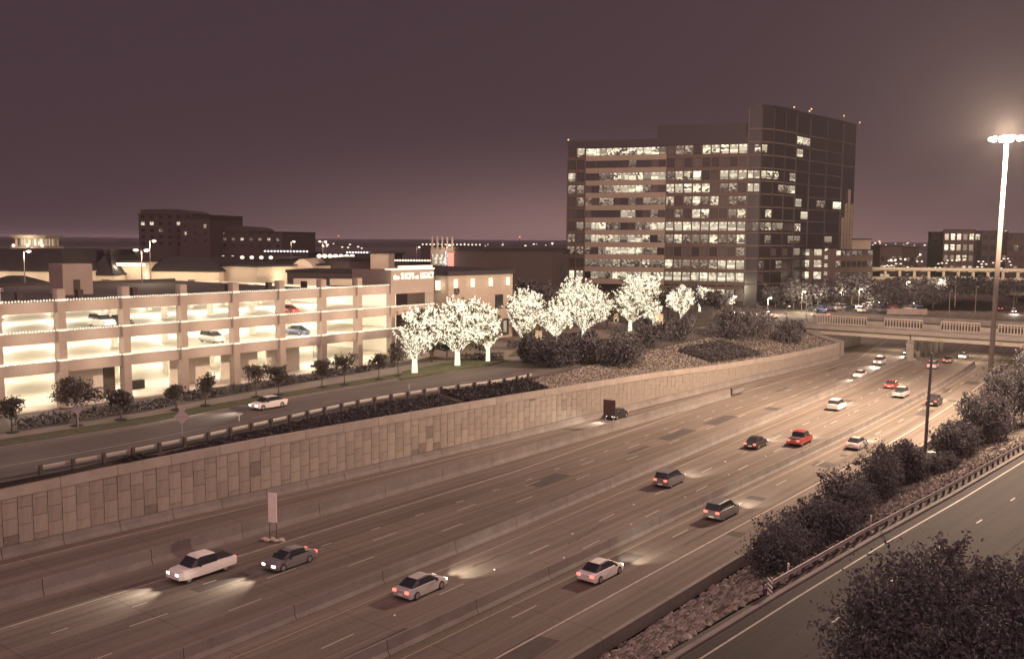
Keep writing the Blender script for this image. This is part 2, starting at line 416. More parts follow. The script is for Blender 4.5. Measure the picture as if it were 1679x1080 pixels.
def copy_tree(root, loc, rz=0.0, scale=1.0, label=None):
    if root.name not in CH: CH[root.name] = [(c, list(c.children)) for c in root.children]
    r = root.copy(); COL.objects.link(r); r.location = loc; r.rotation_euler = (0, 0, rz); r.scale = (scale,) * 3
    if label: r['label'] = label
    for c, gs in CH[root.name]:
        k = c.copy(); COL.objects.link(k); k.parent = r
        for g in gs:
            q = g.copy(); COL.objects.link(q); q.parent = k
    return r
def lamp(name, loc, power, col, radius=0.3, parent=None):
    l = bpy.data.objects.new(name, bpy.data.lights.new(name, 'POINT')); COL.objects.link(l)
    l.data.energy = power; l.data.color = col; l.data.shadow_soft_size = radius
    if parent is not None: l.parent = parent
    l.location = loc
    return l
def srange(a, b, step):
    n = max(1, round((b - a) / step)); return [a + (b - a) * i / n for i in range(n + 1)]

def strip(name, f0, f1, z0, z1, s0, s1, mat, step=4.0, kind='structure', nd=1):
    mb = MB(); S = srange(s0, s1, step); mb.uv = []
    for s in S:
        a, b = f0(s), f1(s); za, zb = z0(s), z1(s)
        for j in range(nd + 1):
            t = j / nd
            mb.v.append(tuple(P(s, a + (b - a) * t, za + (zb - za) * t))); mb.uv.append((s, a + (b - a) * t - f0(s) * 0.98))
    w = nd + 1
    mb.f = [(i * w + j, i * w + j + 1, (i + 1) * w + j + 1, (i + 1) * w + j) for i in range(len(S) - 1) for j in range(nd)]
    o = mb.build(name, mat)
    if kind: o['kind'] = kind
    return o
K = lambda v: (lambda s: v)

# ------------------------------------------------------------------ ground, roads
base = MB().box((0, 3000, -2.5), (14000, 14000, 0.5)).build('ground', M_ground); base['kind'] = 'structure'
freeway = strip('freeway', lambda s: RB(s) - 1.0, lambda s: WALL(s) + 1.5, K(0), K(0), -80, 600, M_freeway, 4)
# left town plain and right plain: terrain at street level
def plain(name, base_f, sign, hfun):
    S = [-80, -40, 0, 40, 80, 120, 150, 165, 180, 195, 215, 240, 262, 300, 340, 380, 420, 460, 500, 550, 600, 700, 1000, 2000, 5000, 9000]
    D = [0, 2, 20, 60, 150, 400, 1000, 3000, 9000]
    mb = MB()
    for s in S:
        for d in D: mb.v.append(tuple(P(s, base_f(min(s, 600)) + sign * d, hfun(s) - 0.03)))
    w = len(D)
    mb.f = [(i * w + j, i * w + j + 1, (i + 1) * w + j + 1, (i + 1) * w + j) for i in range(len(S) - 1) for j in range(w - 1)]
    o = mb.build(name, M_ground); o['kind'] = 'structure'; return o
plain('left_terrain', lambda s: GR(s) - 0.3 if s < 600 else 140, 1, HL)
plain('right_terrain', lambda s: RGUARD(s) + 0.3 if s < 600 else 140, -1, HR)
bank = strip('left_embankment', lambda s: WALL(s) + 0.55, lambda s: GR(s) - 0.2, lambda s: WALLH(s) - 0.35, lambda s: HL(s) - 0.02, -80, 224, M_gravelbed, 4, nd=4)
strip('far_left_embankment', lambda s: WALL(s), lambda s: GR(s) - 0.2, K(0.0), lambda s: HL(s) - 0.02, 262, 600, M_gravelbed, 8, nd=2)
rbank = strip('right_embankment', lambda s: RGUARD(s) + 0.25, lambda s: RB(s) - 1.6, lambda s: HR(s) - 0.02, K(0.12), -80, 222, M_gravelbed, 3, nd=6)
strip('far_right_embankment', lambda s: RGUARD(s) + 0.25, lambda s: RB(s) - 0.9, lambda s: HR(s) - 0.02, K(0.0), 262, 600, M_gravelbed, 8, nd=2)
froad = strip('left_frontage_road', lambda s: GR(s) + 0.9, FC, lambda s: HL(s) + 0.006, lambda s: HL(s) + 0.006, -80, 228, M_road, 4)
strip('far_left_frontage_road', lambda s: GR(s) + 0.9, FC, lambda s: HL(s) + 0.006, lambda s: HL(s) + 0.006, 257, 600, M_road, 6)
M_road2 = road_mat('old_asphalt', (0.05, 0.044, 0.04), 0.12)
rroad = strip('right_frontage_road', lambda s: RGUARD(s) - 9.2, lambda s: RGUARD(s) - 0.9, lambda s: HR(s) + 0.004, lambda s: HR(s) + 0.004, -60, 228, M_road2, 4)
strip('right_shoulder', lambda s: RGUARD(s) - 16, lambda s: RGUARD(s) - 9.35, lambda s: HR(s) + 0.002, lambda s: HR(s) + 0.002, -60, 215, M_road2, 4)
strip('verge', lambda s: FC(s) + 0.16, lambda s: FC(s) + 3.6, lambda s: HL(s) + 0.1, lambda s: HL(s) + 0.12, -60, 124, M_grass, 4)
strip('sidewalk', lambda s: FC(s) + 3.7, lambda s: FC(s) + 6.3 + 3.0 * min(1, max(0, (s - 60) / 50)), lambda s: HL(s) + 0.13, lambda s: HL(s) + 0.14, -60, 122, M_pave, 4)
kb = MB(); kb.sweep([(0, 0), (0.15, 0), (0.15, 0.14), (0, 0.14)], [(s, FC(s), HL(s)) for s in srange(-60, 226, 4)])
o = kb.build('kerb', M_conc); o['kind'] = 'structure'
# cross street over the bridge
def cross(name, d0, d1, s0, s1, z, mat):
    mb = MB(); mb.uv = []
    D = srange(d0, d1, 8)
    for d in D:
        for s in (s0, s1): mb.v.append(tuple(P(s, d, z))); mb.uv.append((d, s - s0))
    mb.f = [(2 * i, 2 * i + 1, 2 * i + 3, 2 * i + 2) for i in range(len(D) - 1)]
    o = mb.build(name, mat); o['kind'] = 'structure'; return o
cross('cross_street', 84, 420, 230, 256, 7.012, M_road)
cross('right_cross_street', -200, 33, 230, 256, 6.93, M_road)
# paved forecourt right of the garage, with grass islands
mb = MB(); mb.add([P(121, 100, 6.62), P(226, 103, 6.97), P(226, 128, 6.97), P(121, 150, 6.62)], [(0, 1, 2, 3)])
o = mb.build('forecourt', M_pave); o['kind'] = 'structure'
def island(pts, z):
    mb = MB(); poly = [G(px, py, z) for px, py in pts]
    mb.prism([(p.x, p.y) for p in poly], z - 0.3, z + 0.1)
    o = mb.build('grass_island', M_grass); o['kind'] = 'structure'; return o
island([(655, 622), (660, 609), (700, 601), (760, 590), (822, 583), (828, 592), (800, 599), (740, 607), (690, 617)], 6.68)
island([(838, 583), (850, 571), (920, 561), (990, 556), (1002, 561), (985, 566), (930, 572), (870, 580)], 6.85)
island([(1005, 549), (1050, 540), (1110, 528), (1150, 521), (1180, 523), (1165, 533), (1100, 543), (1030, 552)], 6.95)
# far wooded ridge closing the horizon
mb = MB(); rng = random.Random(3); k = 0
for ring, (R, zt) in enumerate(((2600, 20), (4200, 27), (6500, 34))):
    pts = []
    n = 240
    for i in range(n + 1):
        a = math.radians(-50 + 100 * i / n)
        pts.append((R * math.sin(a), R * math.cos(a), zt + rng.uniform(-3, 2)))
    b0 = len(mb.v)
    for x, y, z in pts: mb.v += [(x, y, 2.0), (x, y, z), (x * 1.08, y * 1.08, z), (x * 1.08, y * 1.08, 2.0)]
    mb.f += [(b0 + 4 * i + j, b0 + 4 * i + j + 1, b0 + 4 * i + 5 + j, b0 + 4 * i + 4 + j) for i in range(n) for j in range(3)]
o = mb.build('far_hills', M_hills); o['kind'] = 'structure'

def heading_f(f, s): return math.atan2(f(s + 3) - f(s - 3), 6.0)
# road markings: edge lines, lane dashes, gore hatching
def line(f, s0, s1, mat, parent, w=0.14, z=0.008, zf=None, step=3.0, name='edge_line'):
    mb = MB(); S = srange(s0, s1, step)
    for s in S:
        zz = z + (zf(s) if zf else 0)
        mb.v += [tuple(P(s, f(s) - w / 2, zz)), tuple(P(s, f(s) + w / 2, zz))]
    mb.f = [(2 * i, 2 * i + 1, 2 * i + 3, 2 * i + 2) for i in range(len(S) - 1)]
    return mb.build(name, mat, parent)
line(lambda s: EDGEL(s), -40, 400, M_paint, freeway, 0.16)
line(lambda s: EDGER(s), -40, 400, M_paint, freeway, 0.18)
line(lambda s: B1(s) - 1.5, -40, 222, M_yellow, freeway, 0.14)
line(lambda s: B1(s) + 2.1, -40, 222, M_yellow, freeway, 0.12)
line(lambda s: B2(s) - 1.2, -40, 222, M_yellow, freeway, 0.12)
line(lambda s: WALL(s) - 1.9, 30, 226, M_paint, freeway, 0.12)
line(lambda s: B3(s) + 1.0, 20, 153, M_paint, freeway, 0.12)
line(lambda s: B2(s) + 1.3, -40, 222, M_paint, freeway, 0.12)
dash_me = None
def dashes(f, s0, s1, L=3.0, gap=9.0, w=0.13, z=0.008, parent=freeway, zf=None):
    global dash_me
    if dash_me is None:
        me = bpy.data.meshes.new('lane_dash'); me.from_pydata([(-.5, -.5, 0), (.5, -.5, 0), (.5, .5, 0), (-.5, .5, 0)], [], [(0, 1, 2, 3)])
        me.materials.append(M_paint); dash_me = me
    s = s0
    while s < s1:
        h = f(s + L) - f(s)
        p = P(s + L / 2, f(s + L / 2), z + (zf(s) if zf else 0))
        o = place('lane_dash', dash_me, parent, p, math.pi / 2 - T + math.atan2(h, L)); o.scale = (L, w, 1)
        s += L + gap
dashes(lambda s: B1(s) + 5.3, -20, 215)
dashes(lambda s: B1(s) + 8.4, -14, 215)
dashes(lambda s: EDGEL(s) - 3.4, -18, 215, 1.2, 4.8)
dashes(lambda s: B1(s) - 4.9, -20, 216)
dashes(lambda s: B1(s) - 7.9, -16, 216)
dashes(lambda s: EDGER(s) + 3.3, -20, 216)
for s in np.arange(158, 218, 9.0):           # gore hatching beyond the ramp barrier
    mb = MB(); a, b = EDGEL(s) + 0.2, WALL(s) - 2.2
    p = [P(s, a, 0.01), P(s + .35, a, 0.01), P(s - 3.6, (a + b) / 2, 0.01), P(s - 4, (a + b) / 2, 0.01)]
    mb.add(p, [(0, 1, 2, 3)]); q = [P(s - 4, (a + b) / 2, 0.01), P(s - 3.6, (a + b) / 2, 0.01), P(s - 9.5, b, 0.01), P(s - 10, b, 0.01)]
    mb.add(q, [(0, 1, 2, 3)]); mb.build('gore_marking', M_paint, freeway)
line(lambda s: FC(s) - 0.6, -40, 226, M_paint, froad, 0.1, 0.014, HL)
line(lambda s: GR(s) + 5.4, -40, 60, M_paint, froad, 0.14, 0.014, HL)
dashes(lambda s: GR(s) + 5.3, 66, 220, 3, 9, 0.12, 0.014, froad, HL)
line(lambda s: RGUARD(s) - 1.7, -40, 200, M_paint, rroad, 0.13, 0.012, HR)
dashes(lambda s: RGUARD(s) - 5.1, -10, 190, 1.4, 8.0, 0.13, 0.012, rroad, HR)
# raised reflective studs between the express lanes
for f, s0 in ((lambda s: B1(s) - 4.95, 47), (lambda s: B1(s) - 7.95, 41)):
    for s in np.arange(s0, 200, 12.0):
        MB().box(P(s, f(s), 0.03), (0.07, 0.07, 0.03), (U, N, Vector((0, 0, 1)))).build('road_stud', M_white, freeway)

# tar patches, sealed cracks and skid marks worn into the concrete
M_patch = surf('tar_patch', (0.07, 0.06, 0.054), 0.25, 1.2, 0.85, fine=0.2)
g = random.Random(17)
laid = []
for k in range(26):
    s = g.uniform(34, 205); d = g.choice([B1(s) - g.uniform(3, 9), B1(s) + g.uniform(3, 11), EDGER(s) + g.uniform(0.5, 4.5), EDGER(s) - g.uniform(0.6, 2.5)])
    L, w = g.uniform(1.5, 7), g.uniform(0.6, 2.4)
    if k < 2: s, d, L, w = 118 + 14 * k, 62.5, 9.0, 2.2
    if any(abs(s - s2) < (L + L2) / 2 + 2 and abs(d - d2) < (w + w2) / 2 + 1 for s2, d2, L2, w2 in laid): continue
    laid.append((s, d, L, w))
    h = heading_f(B1, s); uu = Matrix.Rotation(h, 3, 'Z') @ U; nn_ = Vector((-uu.y, uu.x, 0)); c = P(s, d, 0.005)
    MB().add([c - uu * L / 2 - nn_ * w / 2, c + uu * L / 2 - nn_ * w * g.uniform(.4, .55), c + uu * L / 2 * g.uniform(.85, 1) + nn_ * w / 2, c - uu * L / 2 + nn_ * w / 2], [(0, 1, 2, 3)]).build('road_patch', M_patch, freeway)
for k in range(16):
    s = g.uniform(34, 190); d = g.choice([B1(s) - g.uniform(2, 9), B1(s) + g.uniform(2, 12), EDGER(s) + g.uniform(0, 5)])
    n = 14; mb = MB(); bend = g.uniform(-1.2, 1.2); L = g.uniform(6, 20); w = g.uniform(0.05, 0.2)
    for i in range(n + 1):
        x = i / n; ss = s + L * x; dd = d + B1(ss) - B1(s) + bend * x * x + 0.08 * math.sin(i * 1.7)
        mb.v += [tuple(P(ss, dd - w / 2, 0.0095 + k * 0.0004)), tuple(P(ss, dd + w / 2, 0.0095 + k * 0.0004))]
    mb.f = [(2 * i, 2 * i + 1, 2 * i + 3, 2 * i + 2) for i in range(n)]; mb.build('skid_mark', M_patch, freeway)

# ------------------------------------------------------------------ concrete barriers in sections
JERSEY = [(-0.34, 0), (-0.34, 0.08), (-0.16, 0.36), (-0.09, 1.06), (0.09, 1.06), (0.16, 0.36), (0.34, 0.08), (0.34, 0)]
def barrier(name, label, f, s0, s1, prof, L=9.0, off=0.0):
    r = thing(name, label, 'barrier', P(s0, f(s0)))
    s = s0
    while s < s1 - 0.5:
        e = min(s + L, s1)
        MB().sweep(prof, [(q, f(q) + off, 0.0) for q in srange(s + 0.03, e - 0.03, 3.0)]).build('barrier_section', M_conc, r)
        s = e
    return r
barrier('median_barrier', 'long concrete median barrier dividing oncoming traffic from the express lanes', B1, -30, 228, JERSEY, off=0.34)
barrier('express_barrier', 'concrete barrier between the express lanes and the rightmost carriageway', B2, -30, 228, JERSEY)
ramp_b = barrier('ramp_barrier', 'tall plain concrete barrier dividing the ramp lane below the panelled wall', B3, -30, 153, [(-0.3, 0), (-0.12, 0.5), (-0.1, 1.35), (0.1, 1.35), (0.12, 0.5), (0.3, 0)])
barrier('shoulder_barrier', 'low dark concrete kerb wall holding back the gravel slope', lambda s: RB(s) - 0.9, -30, 222, [(-0.22, 0), (-0.22, 1.02), (0.12, 1.02), (0.2, 0.4), (0.42, 0.06), (0.42, 0)])
# crash cushion frame at the end of the ramp barrier
r = thing('crash_cushion', 'dark framed crash cushion at the ramp barrier end', 'crash cushion', P(153.4, 70.9))
for z, nm in ((1.3, 'rail'), (0.35, 'rail')): MB().sbox(153.4, 158.6, 70.75, 71.05, z - .09, z + .09).build(nm, M_darkpole, r)
MB().sbox(153.35, 153.6, 70.7, 71.1, 0, 1.5).build('post', M_darkpole, r)
MB().sbox(155.9, 156.1, 70.8, 71.0, 0, 1.2).build('post', M_darkpole, r)
MB().sbox(153.7, 158.4, 70.7, 71.1, 0.45, 1.18).build('cushion', M_conc, r)

HAZE = 0.000065
mb = MB().box((0, 0, 36), (15000, 15000, 40))
hm = bpy.data.materials.new('night_haze'); hm.use_nodes = True; hm.node_tree.nodes.clear()
ho = hm.node_tree.nodes.new('ShaderNodeOutputMaterial'); hv = hm.node_tree.nodes.new('ShaderNodeVolumePrincipled')
hv.inputs['Color'].default_value = (0.95, 0.93, 0.92, 1); hv.inputs['Density'].default_value = HAZE
hm.node_tree.links.new(hv.outputs[0], ho.inputs['Volume'])
hz = mb.build('haze', hm); hz['kind'] = 'stuff'

# ------------------------------------------------------------------ panelled retaining wall
wall = thing('retaining_wall', 'long retaining wall of staggered concrete panels beside the sunken freeway', 'retaining wall', P(-40, WALL(-40)))
S = srange(-40, 224, 3.0)
mb = MB(); w_ = []
for s in S:
    h = WALLH(s)
    w_ += [P(s, WALL(s) + 0.1, -0.3), P(s, WALL(s) + 0.1, h - 0.1), P(s, WALL(s) + 0.5, h - 0.1), P(s, WALL(s) + 0.5, -0.3)]
mb.add(w_, [(4 * i + j, 4 * i + j + 1, 4 * i + 5 + j, 4 * i + 4 + j) for i in range(len(S) - 1) for j in range(3)])
mb.build('wall_core', M_joint, wall)
pm = {}
def panel_mesh():
    bm = bmesh.new(); bmesh.ops.create_cube(bm, size=1.0)
    me = bpy.data.meshes.new('panel'); bm.to_mesh(me); bm.free(); me.materials.append(M_panel); return me
PANEL = panel_mesh()
COLW, PH = 1.26, 1.52
s, i, extra, npan = -38.0, 0, MB(), 0
wloc = wall.location
while s < 222:
    sc = s + COLW / 2; h = WALLH(sc) - 0.82; z = 0.95
    head = math.atan2(WALL(s + COLW) - WALL(s), COLW)
    first = (0.35, 0.8, 1.15, 0.55, 1.0)[i % 5] * PH * random.uniform(0.9, 1.1)
    ln = first
    while z < h - 0.12:
        top = min(z + ln, h)
        if h - top < 0.22: top = h
        zc, hh = (z + top) / 2, top - z - 0.045
        prd = random.uniform(0.0, 0.035)
        if 34 < s < 112 and npan < 292:
            stained = random.random() < (0.5 if (79 < s < 88 and zc < 3.4) else 0.012)
            o = place('panel', PANEL, wall, P(sc, WALL(sc) + 0.06 - prd) + Vector((0, 0, zc)) - wloc, math.pi / 2 - T + head, M_paneld if stained else None)
            o.scale = (COLW - 0.045, 0.16, hh); npan += 1
        else:
            c = P(sc, WALL(sc) + 0.06 - prd, zc); uu = Matrix.Rotation(head, 3, 'Z') @ U
            extra.box(c, ((COLW - 0.045) / 2, 0.08, hh / 2), (uu, Vector((-uu.y, uu.x, 0)), Vector((0, 0, 1))))
        z = top; ln = PH * random.uniform(0.93, 1.07)
    s += COLW; i += 1
o = extra.build('panel', M_panel, wall); o['kind'] = 'stuff'
s = -38.0
while s < 222:
    e = min(s + 5.2, 222)
    mb = MB(); path = [(q, WALL(q), WALLH(q)) for q in (s + 0.025, (s + e) / 2, e - 0.025)]
    mb.sweep([(-0.14, -0.82), (-0.14, 0.08), (0.42, 0.08), (0.42, -0.82)], path); mb.build('coping', M_coping, wall)
    mb = MB(); mb.sweep([(-0.46, -0.02), (-0.40, 0.15), (-0.24, 0.40), (-0.16, 0.93), (0.09, 0.93), (0.09, -0.02)], [(q, WALL(q), 0) for q in (s + 0.03, (s + e) / 2, e - 0.03)])
    mb.build('base_block', M_conc, wall)
    s = e

# ------------------------------------------------------------------ guard rails
def guardrail(name, label, f, s0, s1, zf, side, step=1.9, posts=0.16):
    r = thing(name, label, 'guard rail', P(s0, f(s0), zf(s0)))
    prof = [(0, 0.42), (side * 0.05, 0.46), (side * 0.05, 0.54), (side * 0.01, 0.6), (side * 0.05, 0.66), (side * 0.05, 0.74), (0, 0.78), (-side * 0.03, 0.6)]
    MB().sweep(prof, [(s, f(s), zf(s)) for s in srange(s0, s1, 2.0)]).build('rail', M_steel, r)
    pme = None
    for s in np.arange(s0 + 0.4, s1, step):
        if pme is None:
            o = MB().box((0, 0, 0.42), (posts / 2, posts / 2, 0.46)).build('post', M_post, r, local=True); pme = o.data
        else: o = place('post', pme, r)
        o.location = P(s, f(s) - side * 0.14, zf(s)) - r.location; o.rotation_euler = (0, 0, math.pi / 2 - T)
    return r
guardrail('guard_rail', 'steel guard rail on dark posts along the top of the panelled wall', GR, 38, 112, HL, 1, 2.9, 0.28)
rg = guardrail('guard_rail', 'steel guard rail with striped end marker beside the right-hand road', RGUARD, 57.5, 150, HR, -1, 1.9, 0.2)
o = MB().sweep([(0, 0), (0.35, 0), (0.35, 0.14), (0, 0.14)], [(s, RGUARD(s) - 0.75, HR(s)) for s in srange(-40, 200, 3)]).build('roadside_kerb', M_conc); o['kind'] = 'structure'
p = G(1262, 974, HR(57))
r = thing('end_marker', 'black and white diagonally striped marker at the guard rail end', 'road marker', p, math.radians(-10))
MB().box((0, 0, 0.55), (0.17, 0.02, 0.62)).build('board', M_white, r, local=True, bevel=0.015)
for k in range(4):
    a = Vector((0.7, 0, -0.71)); mb = MB()
    zc = 0.1 + 0.32 * k
    mb.add([(-0.168, -0.024, zc + 0.17), (0.168, -0.024, zc - 0.17), (0.168, -0.024, zc - 0.05), (-0.168, -0.024, zc + 0.29)], [(0, 1, 2, 3)]); mb.build('stripe', M_blackpaint, r, local=True)
MB().tube([(0, 0.05, -0.3), (0, 0.05, 0.9)], 0.03, 6).build('post', M_steel, r, local=True)
for px, py, lb in ((1427, 866, 'short white delineator post behind the guard rail near the long hedge'), (1580, 786, 'white delineator post standing behind the guard rail near the dark pole'), (1679, 727, 'white delineator post behind the guard rail at the frame edge'), (1292, 948, 'small pale delineator post next to the striped marker')):
    p = G(px, py, 3.9)
    r = thing('delineator_post', lb, 'post', p)
    MB().tube([(0, 0, -0.4), (0, 0, 1.1)], 0.07, 8).build('post', M_white, r, local=True); MB().box((0, -0.075, 0.95), (0.05, 0.01, 0.1)).build('reflector', M_white, r, local=True)
for px, py, lb in ((213, 752, 'thin orange marker post between the wall coping and guard rail'), (392, 695, 'thin pale marker post by the guard rail under the light-wrapped garage'), (671, 644, 'thin pale marker post at the guard rail near the ivy gap')):
    p = G(px, py, 6.2)
    r = thing('marker_post', lb, 'post', p)
    MB().box((0, 0, 0.5), (0.05, 0.03, 0.75)).build('blade', surf('orange_plastic', (0.5, 0.2, 0.12), 0.1) if px == 213 else M_white, r, local=True)
    MB().box((0, 0, -0.3), (0.09, 0.09, 0.06)).build('foot', M_darkpole, r, local=True)

# ------------------------------------------------------------------ road signs
def sign_post(name, label, p, parts, rz=0.0):
    r = thing(name, label, 'road sign', p, rz); parts(r); return r
def diamond(r, hgt=2.9, sz=0.78):
    MB().tube([(0, 0.04, -0.3), (0, 0.04, hgt + sz)], 0.045, 7).build('post', M_steel, r, local=True)
    MB().add([(0, 0, hgt - sz), (sz, 0, hgt), (0, 0, hgt + sz), (-sz, 0, hgt), (0, -.02, hgt - sz), (sz, -.02, hgt), (0, -.02, hgt + sz), (-sz, -.02, hgt)], [(0, 1, 2, 3), (7, 6, 5, 4), (0, 4, 5, 1), (1, 5, 6, 2), (2, 6, 7, 3), (3, 7, 4, 0)]).build('plate', M_signback, r, local=True)
    MB().box((0, -0.035, hgt), (sz * 0.7, 0.012, 0.03)).build('brace', M_steel, r, local=True)
sign_post('diamond_sign', 'pale back of a diamond road sign beside the guard rail', G(299, 716, 6.4), lambda r: (diamond(r, 2.15, 0.78), MB().box((0, 0, 2.95), (0.28, 0.02, 0.2)).build('top_plate', M_signback, r, local=True)), math.radians(12))
sign_post('diamond_sign', 'dim diamond sign back in front of the large dark shrub', G(128, 702, 6.6), lambda r: diamond(r, 2.1, 0.6), math.radians(20))
def panel_sign(r):
    MB().box((-0.02, 0, 3.1), (0.42, 0.03, 1.35)).build('panel', M_white, r, local=True)
    for x in (-0.35, 0.32): MB().box((x, 0.06, 1.0), (0.04, 0.03, 1.05)).build('leg', M_darkpole, r, local=True)
    for i, (x, y) in enumerate(((-0.95, .1), (-0.55, -.15), (-0.1, .1), (0.35, -.1), (0.8, .1), (-0.35, .35), (0.6, .35))):
        MB().ball((x, y, 0.12), (0.34, 0.24, 0.15), 9, 5).build('sandbag', M_sand, r, smooth=True, local=True)
sign_post('panel_sign', 'tall narrow pale sign panel standing on sandbags at the lane edge', G(448, 887, 0), panel_sign, math.radians(-15))
def brown_sign(r):
    MB().box((0, 0, 3.1), (0.95, 0.03, 1.2)).build('panel', M_signbrown, r, local=True)
    for x in (-0.62, 0.0, 0.62): MB().box((x, -0.06, 3.0), (0.07, 0.03, 1.25)).build('rib', M_darkpole, r, local=True)
    for x in (-0.6, 0.6): MB().box((x, 0.05, 0.95), (0.06, 0.05, 0.98)).build('leg', M_steel, r, local=True)
p = P(SFOR(999, 71.9, 2.0), 71.9, 0)
sign_post('brown_sign', 'dark brown sign panel on two legs behind the ramp barrier', p, brown_sign, math.radians(-30))

# ------------------------------------------------------------------ parking garage
GD = 112.0
CS = [32.2, 40.2, 48.2, 55.6, 63.8, 72.0, 80.2, 88.2, 96.1, 103.5, 110.9, 120.2]
STR = [12.35, 15.95, 19.55]                 # parapet tops that carry the light strings
GZ = 6.75
gar = thing('parking_garage', 'open three-storey concrete parking garage glowing inside, parapets edged with lights', 'parking garage', P(32, GD, GZ))
def gb(name, mat, s0, s1, d0, d1, z0, z1, parent=None): return MB().sbox(s0, s1, d0, d1, z0, z1).build(name, mat, parent or gar)
for i, s in enumerate(CS):
    top = 21.0 if i < len(CS) - 2 else 18.15
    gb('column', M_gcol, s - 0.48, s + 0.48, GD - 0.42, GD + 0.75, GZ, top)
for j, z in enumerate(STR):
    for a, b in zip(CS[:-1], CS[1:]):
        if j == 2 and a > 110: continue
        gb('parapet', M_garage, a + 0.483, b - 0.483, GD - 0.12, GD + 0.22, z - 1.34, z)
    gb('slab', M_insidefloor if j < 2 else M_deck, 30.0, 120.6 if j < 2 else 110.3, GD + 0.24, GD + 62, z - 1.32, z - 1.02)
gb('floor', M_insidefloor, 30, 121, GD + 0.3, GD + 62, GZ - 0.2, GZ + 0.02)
gb('end_wall', M_inside, 120.75, 121.05, GD + 9.1, GD + 61, GZ + 0.03, 18.15)  # cream wall added across the open end to brighten the right bays
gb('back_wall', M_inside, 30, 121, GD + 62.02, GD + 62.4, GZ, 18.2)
for s in CS[:-1]:
    for d in (GD + 17.5, GD + 35, GD + 52):
        for z0, z1 in ((GZ + 0.03, STR[0] - 1.33), (STR[0] - 1.01, STR[1] - 1.33), (STR[1] - 1.01, STR[2] - 1.33)):
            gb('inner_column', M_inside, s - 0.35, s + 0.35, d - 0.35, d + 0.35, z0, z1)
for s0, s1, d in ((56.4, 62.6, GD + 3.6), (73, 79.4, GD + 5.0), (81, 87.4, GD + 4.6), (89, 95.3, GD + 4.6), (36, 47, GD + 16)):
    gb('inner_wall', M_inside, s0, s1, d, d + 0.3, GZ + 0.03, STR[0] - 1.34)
gb('inner_wall', M_brown, 63.0, 65.3, GD + 5.5, GD + 5.8, GZ + 0.03, STR[0] - 1.34)
gb('planter_box', M_darkroof, 67.2, 69.7, GD + 5.8, GD + 6.7, GZ + 0.03, GZ + 1.2)
for s0 in (49.5, 98, 106):
    for k in range(5): gb('pipe', M_darkpole, s0 + k * 0.35, s0 + k * 0.35 + 0.06, GD + 14, GD + 14.06, GZ + 0.03, STR[0] - 1.34)
# ceiling lamps, each with its own light
for j, zc in enumerate((STR[0] - 1.34, STR[1] - 1.34, STR[2] - 1.34)):
    for a, b in zip(CS[:-1], CS[1:]):
        m = (a + b) / 2
        for d, pw in ((GD + 7.5, 1900), (GD + 26, 2000), (GD + 44, 1400)):
            if j == 0 and d > GD + 40: continue
            gb('ceiling_lamp', M_lamp, m - 0.7, m + 0.7, d - 0.12, d + 0.12, zc - 0.12, zc - 0.02)
            if a > 36: lamp('ceiling_light', P(m, d, zc - 0.65) - gar.location, pw * (1.0 if j else 0.75), (1.0, 0.86, 0.66), 0.35, gar)
# roof deck: back rail, posts, stair tower
for s in CS[1:-2]:
    gb('parapet_post', M_brown, s + 2.4, s + 3.2, GD + 16.2, GD + 17.0, 18.55, 19.9)
MB().sbox(30, 110.2, GD + 61.6, GD + 62, 18.55, 18.95).build('back_parapet', M_brown, gar)
p0 = G(104, 484, 18.53); s0, d0 = sd(p0.x, p0.y)
ztop = ZFOR(433, p0.x, p0.y)
st = MB().sbox(s0, s0 + 4.6, d0, d0 + 4.2, 18.54, ztop).build('stair_tower', M_garage, gar)
MB().sbox(s0 + 1.6, s0 + 2.6, d0 - 0.06, d0 - 0.01, 18.6, 20.8).build('stair_door', M_brown, st)
# end tower with the sign
gb('sign_wall', M_garage, CS[-2] - 0.48, CS[-1] + 0.48, GD - 0.46, GD + 0.8, 18.153, 22.1)
gb('end_wall', M_garage, CS[-1] + 0.1, CS[-1] + 0.44, GD + 0.8, GD + 9, 18.2, 22.1)
gb('side_wall', M_garage, CS[-2] - 0.44, CS[-2] - 0.1, GD + 0.82, GD + 9, 18.2, 22.1)
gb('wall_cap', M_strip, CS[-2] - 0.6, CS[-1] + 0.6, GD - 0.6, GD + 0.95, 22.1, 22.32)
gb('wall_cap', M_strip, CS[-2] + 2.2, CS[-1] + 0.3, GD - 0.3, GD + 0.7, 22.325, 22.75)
# raised lettering
def text(txt, size, loc, mat, parent, ext=0.1, width=None, name='lettering'):
    cu = bpy.data.curves.new(name, 'FONT'); cu.body = txt; cu.size = size; cu.extrude = ext; cu.align_x = 'LEFT'; cu.offset = 0.02
    cu.materials.append(mat)
    o = bpy.data.objects.new(name, cu); COL.objects.link(o)
    bpy.context.view_layer.update()
    me = bpy.data.meshes.new_from_object(o.evaluated_get(bpy.context.evaluated_depsgraph_get())); bpy.data.objects.remove(o); me.name = name
    o = bpy.data.objects.new(name, me); COL.objects.link(o)
    o.parent = parent
    o.rotation_euler = Matrix((( ST, 0, CT), (CT, 0, -ST), (0, 1, 0))).to_euler()
    o.location = Vector(loc) - parent.location
    return o
sg = thing('garage_sign', 'glowing white raised lettering across the top of the garage end wall', 'sign', P(CS[-2] + 0.3, GD - 0.6, 20.6))
x = CS[-2] - 0.1
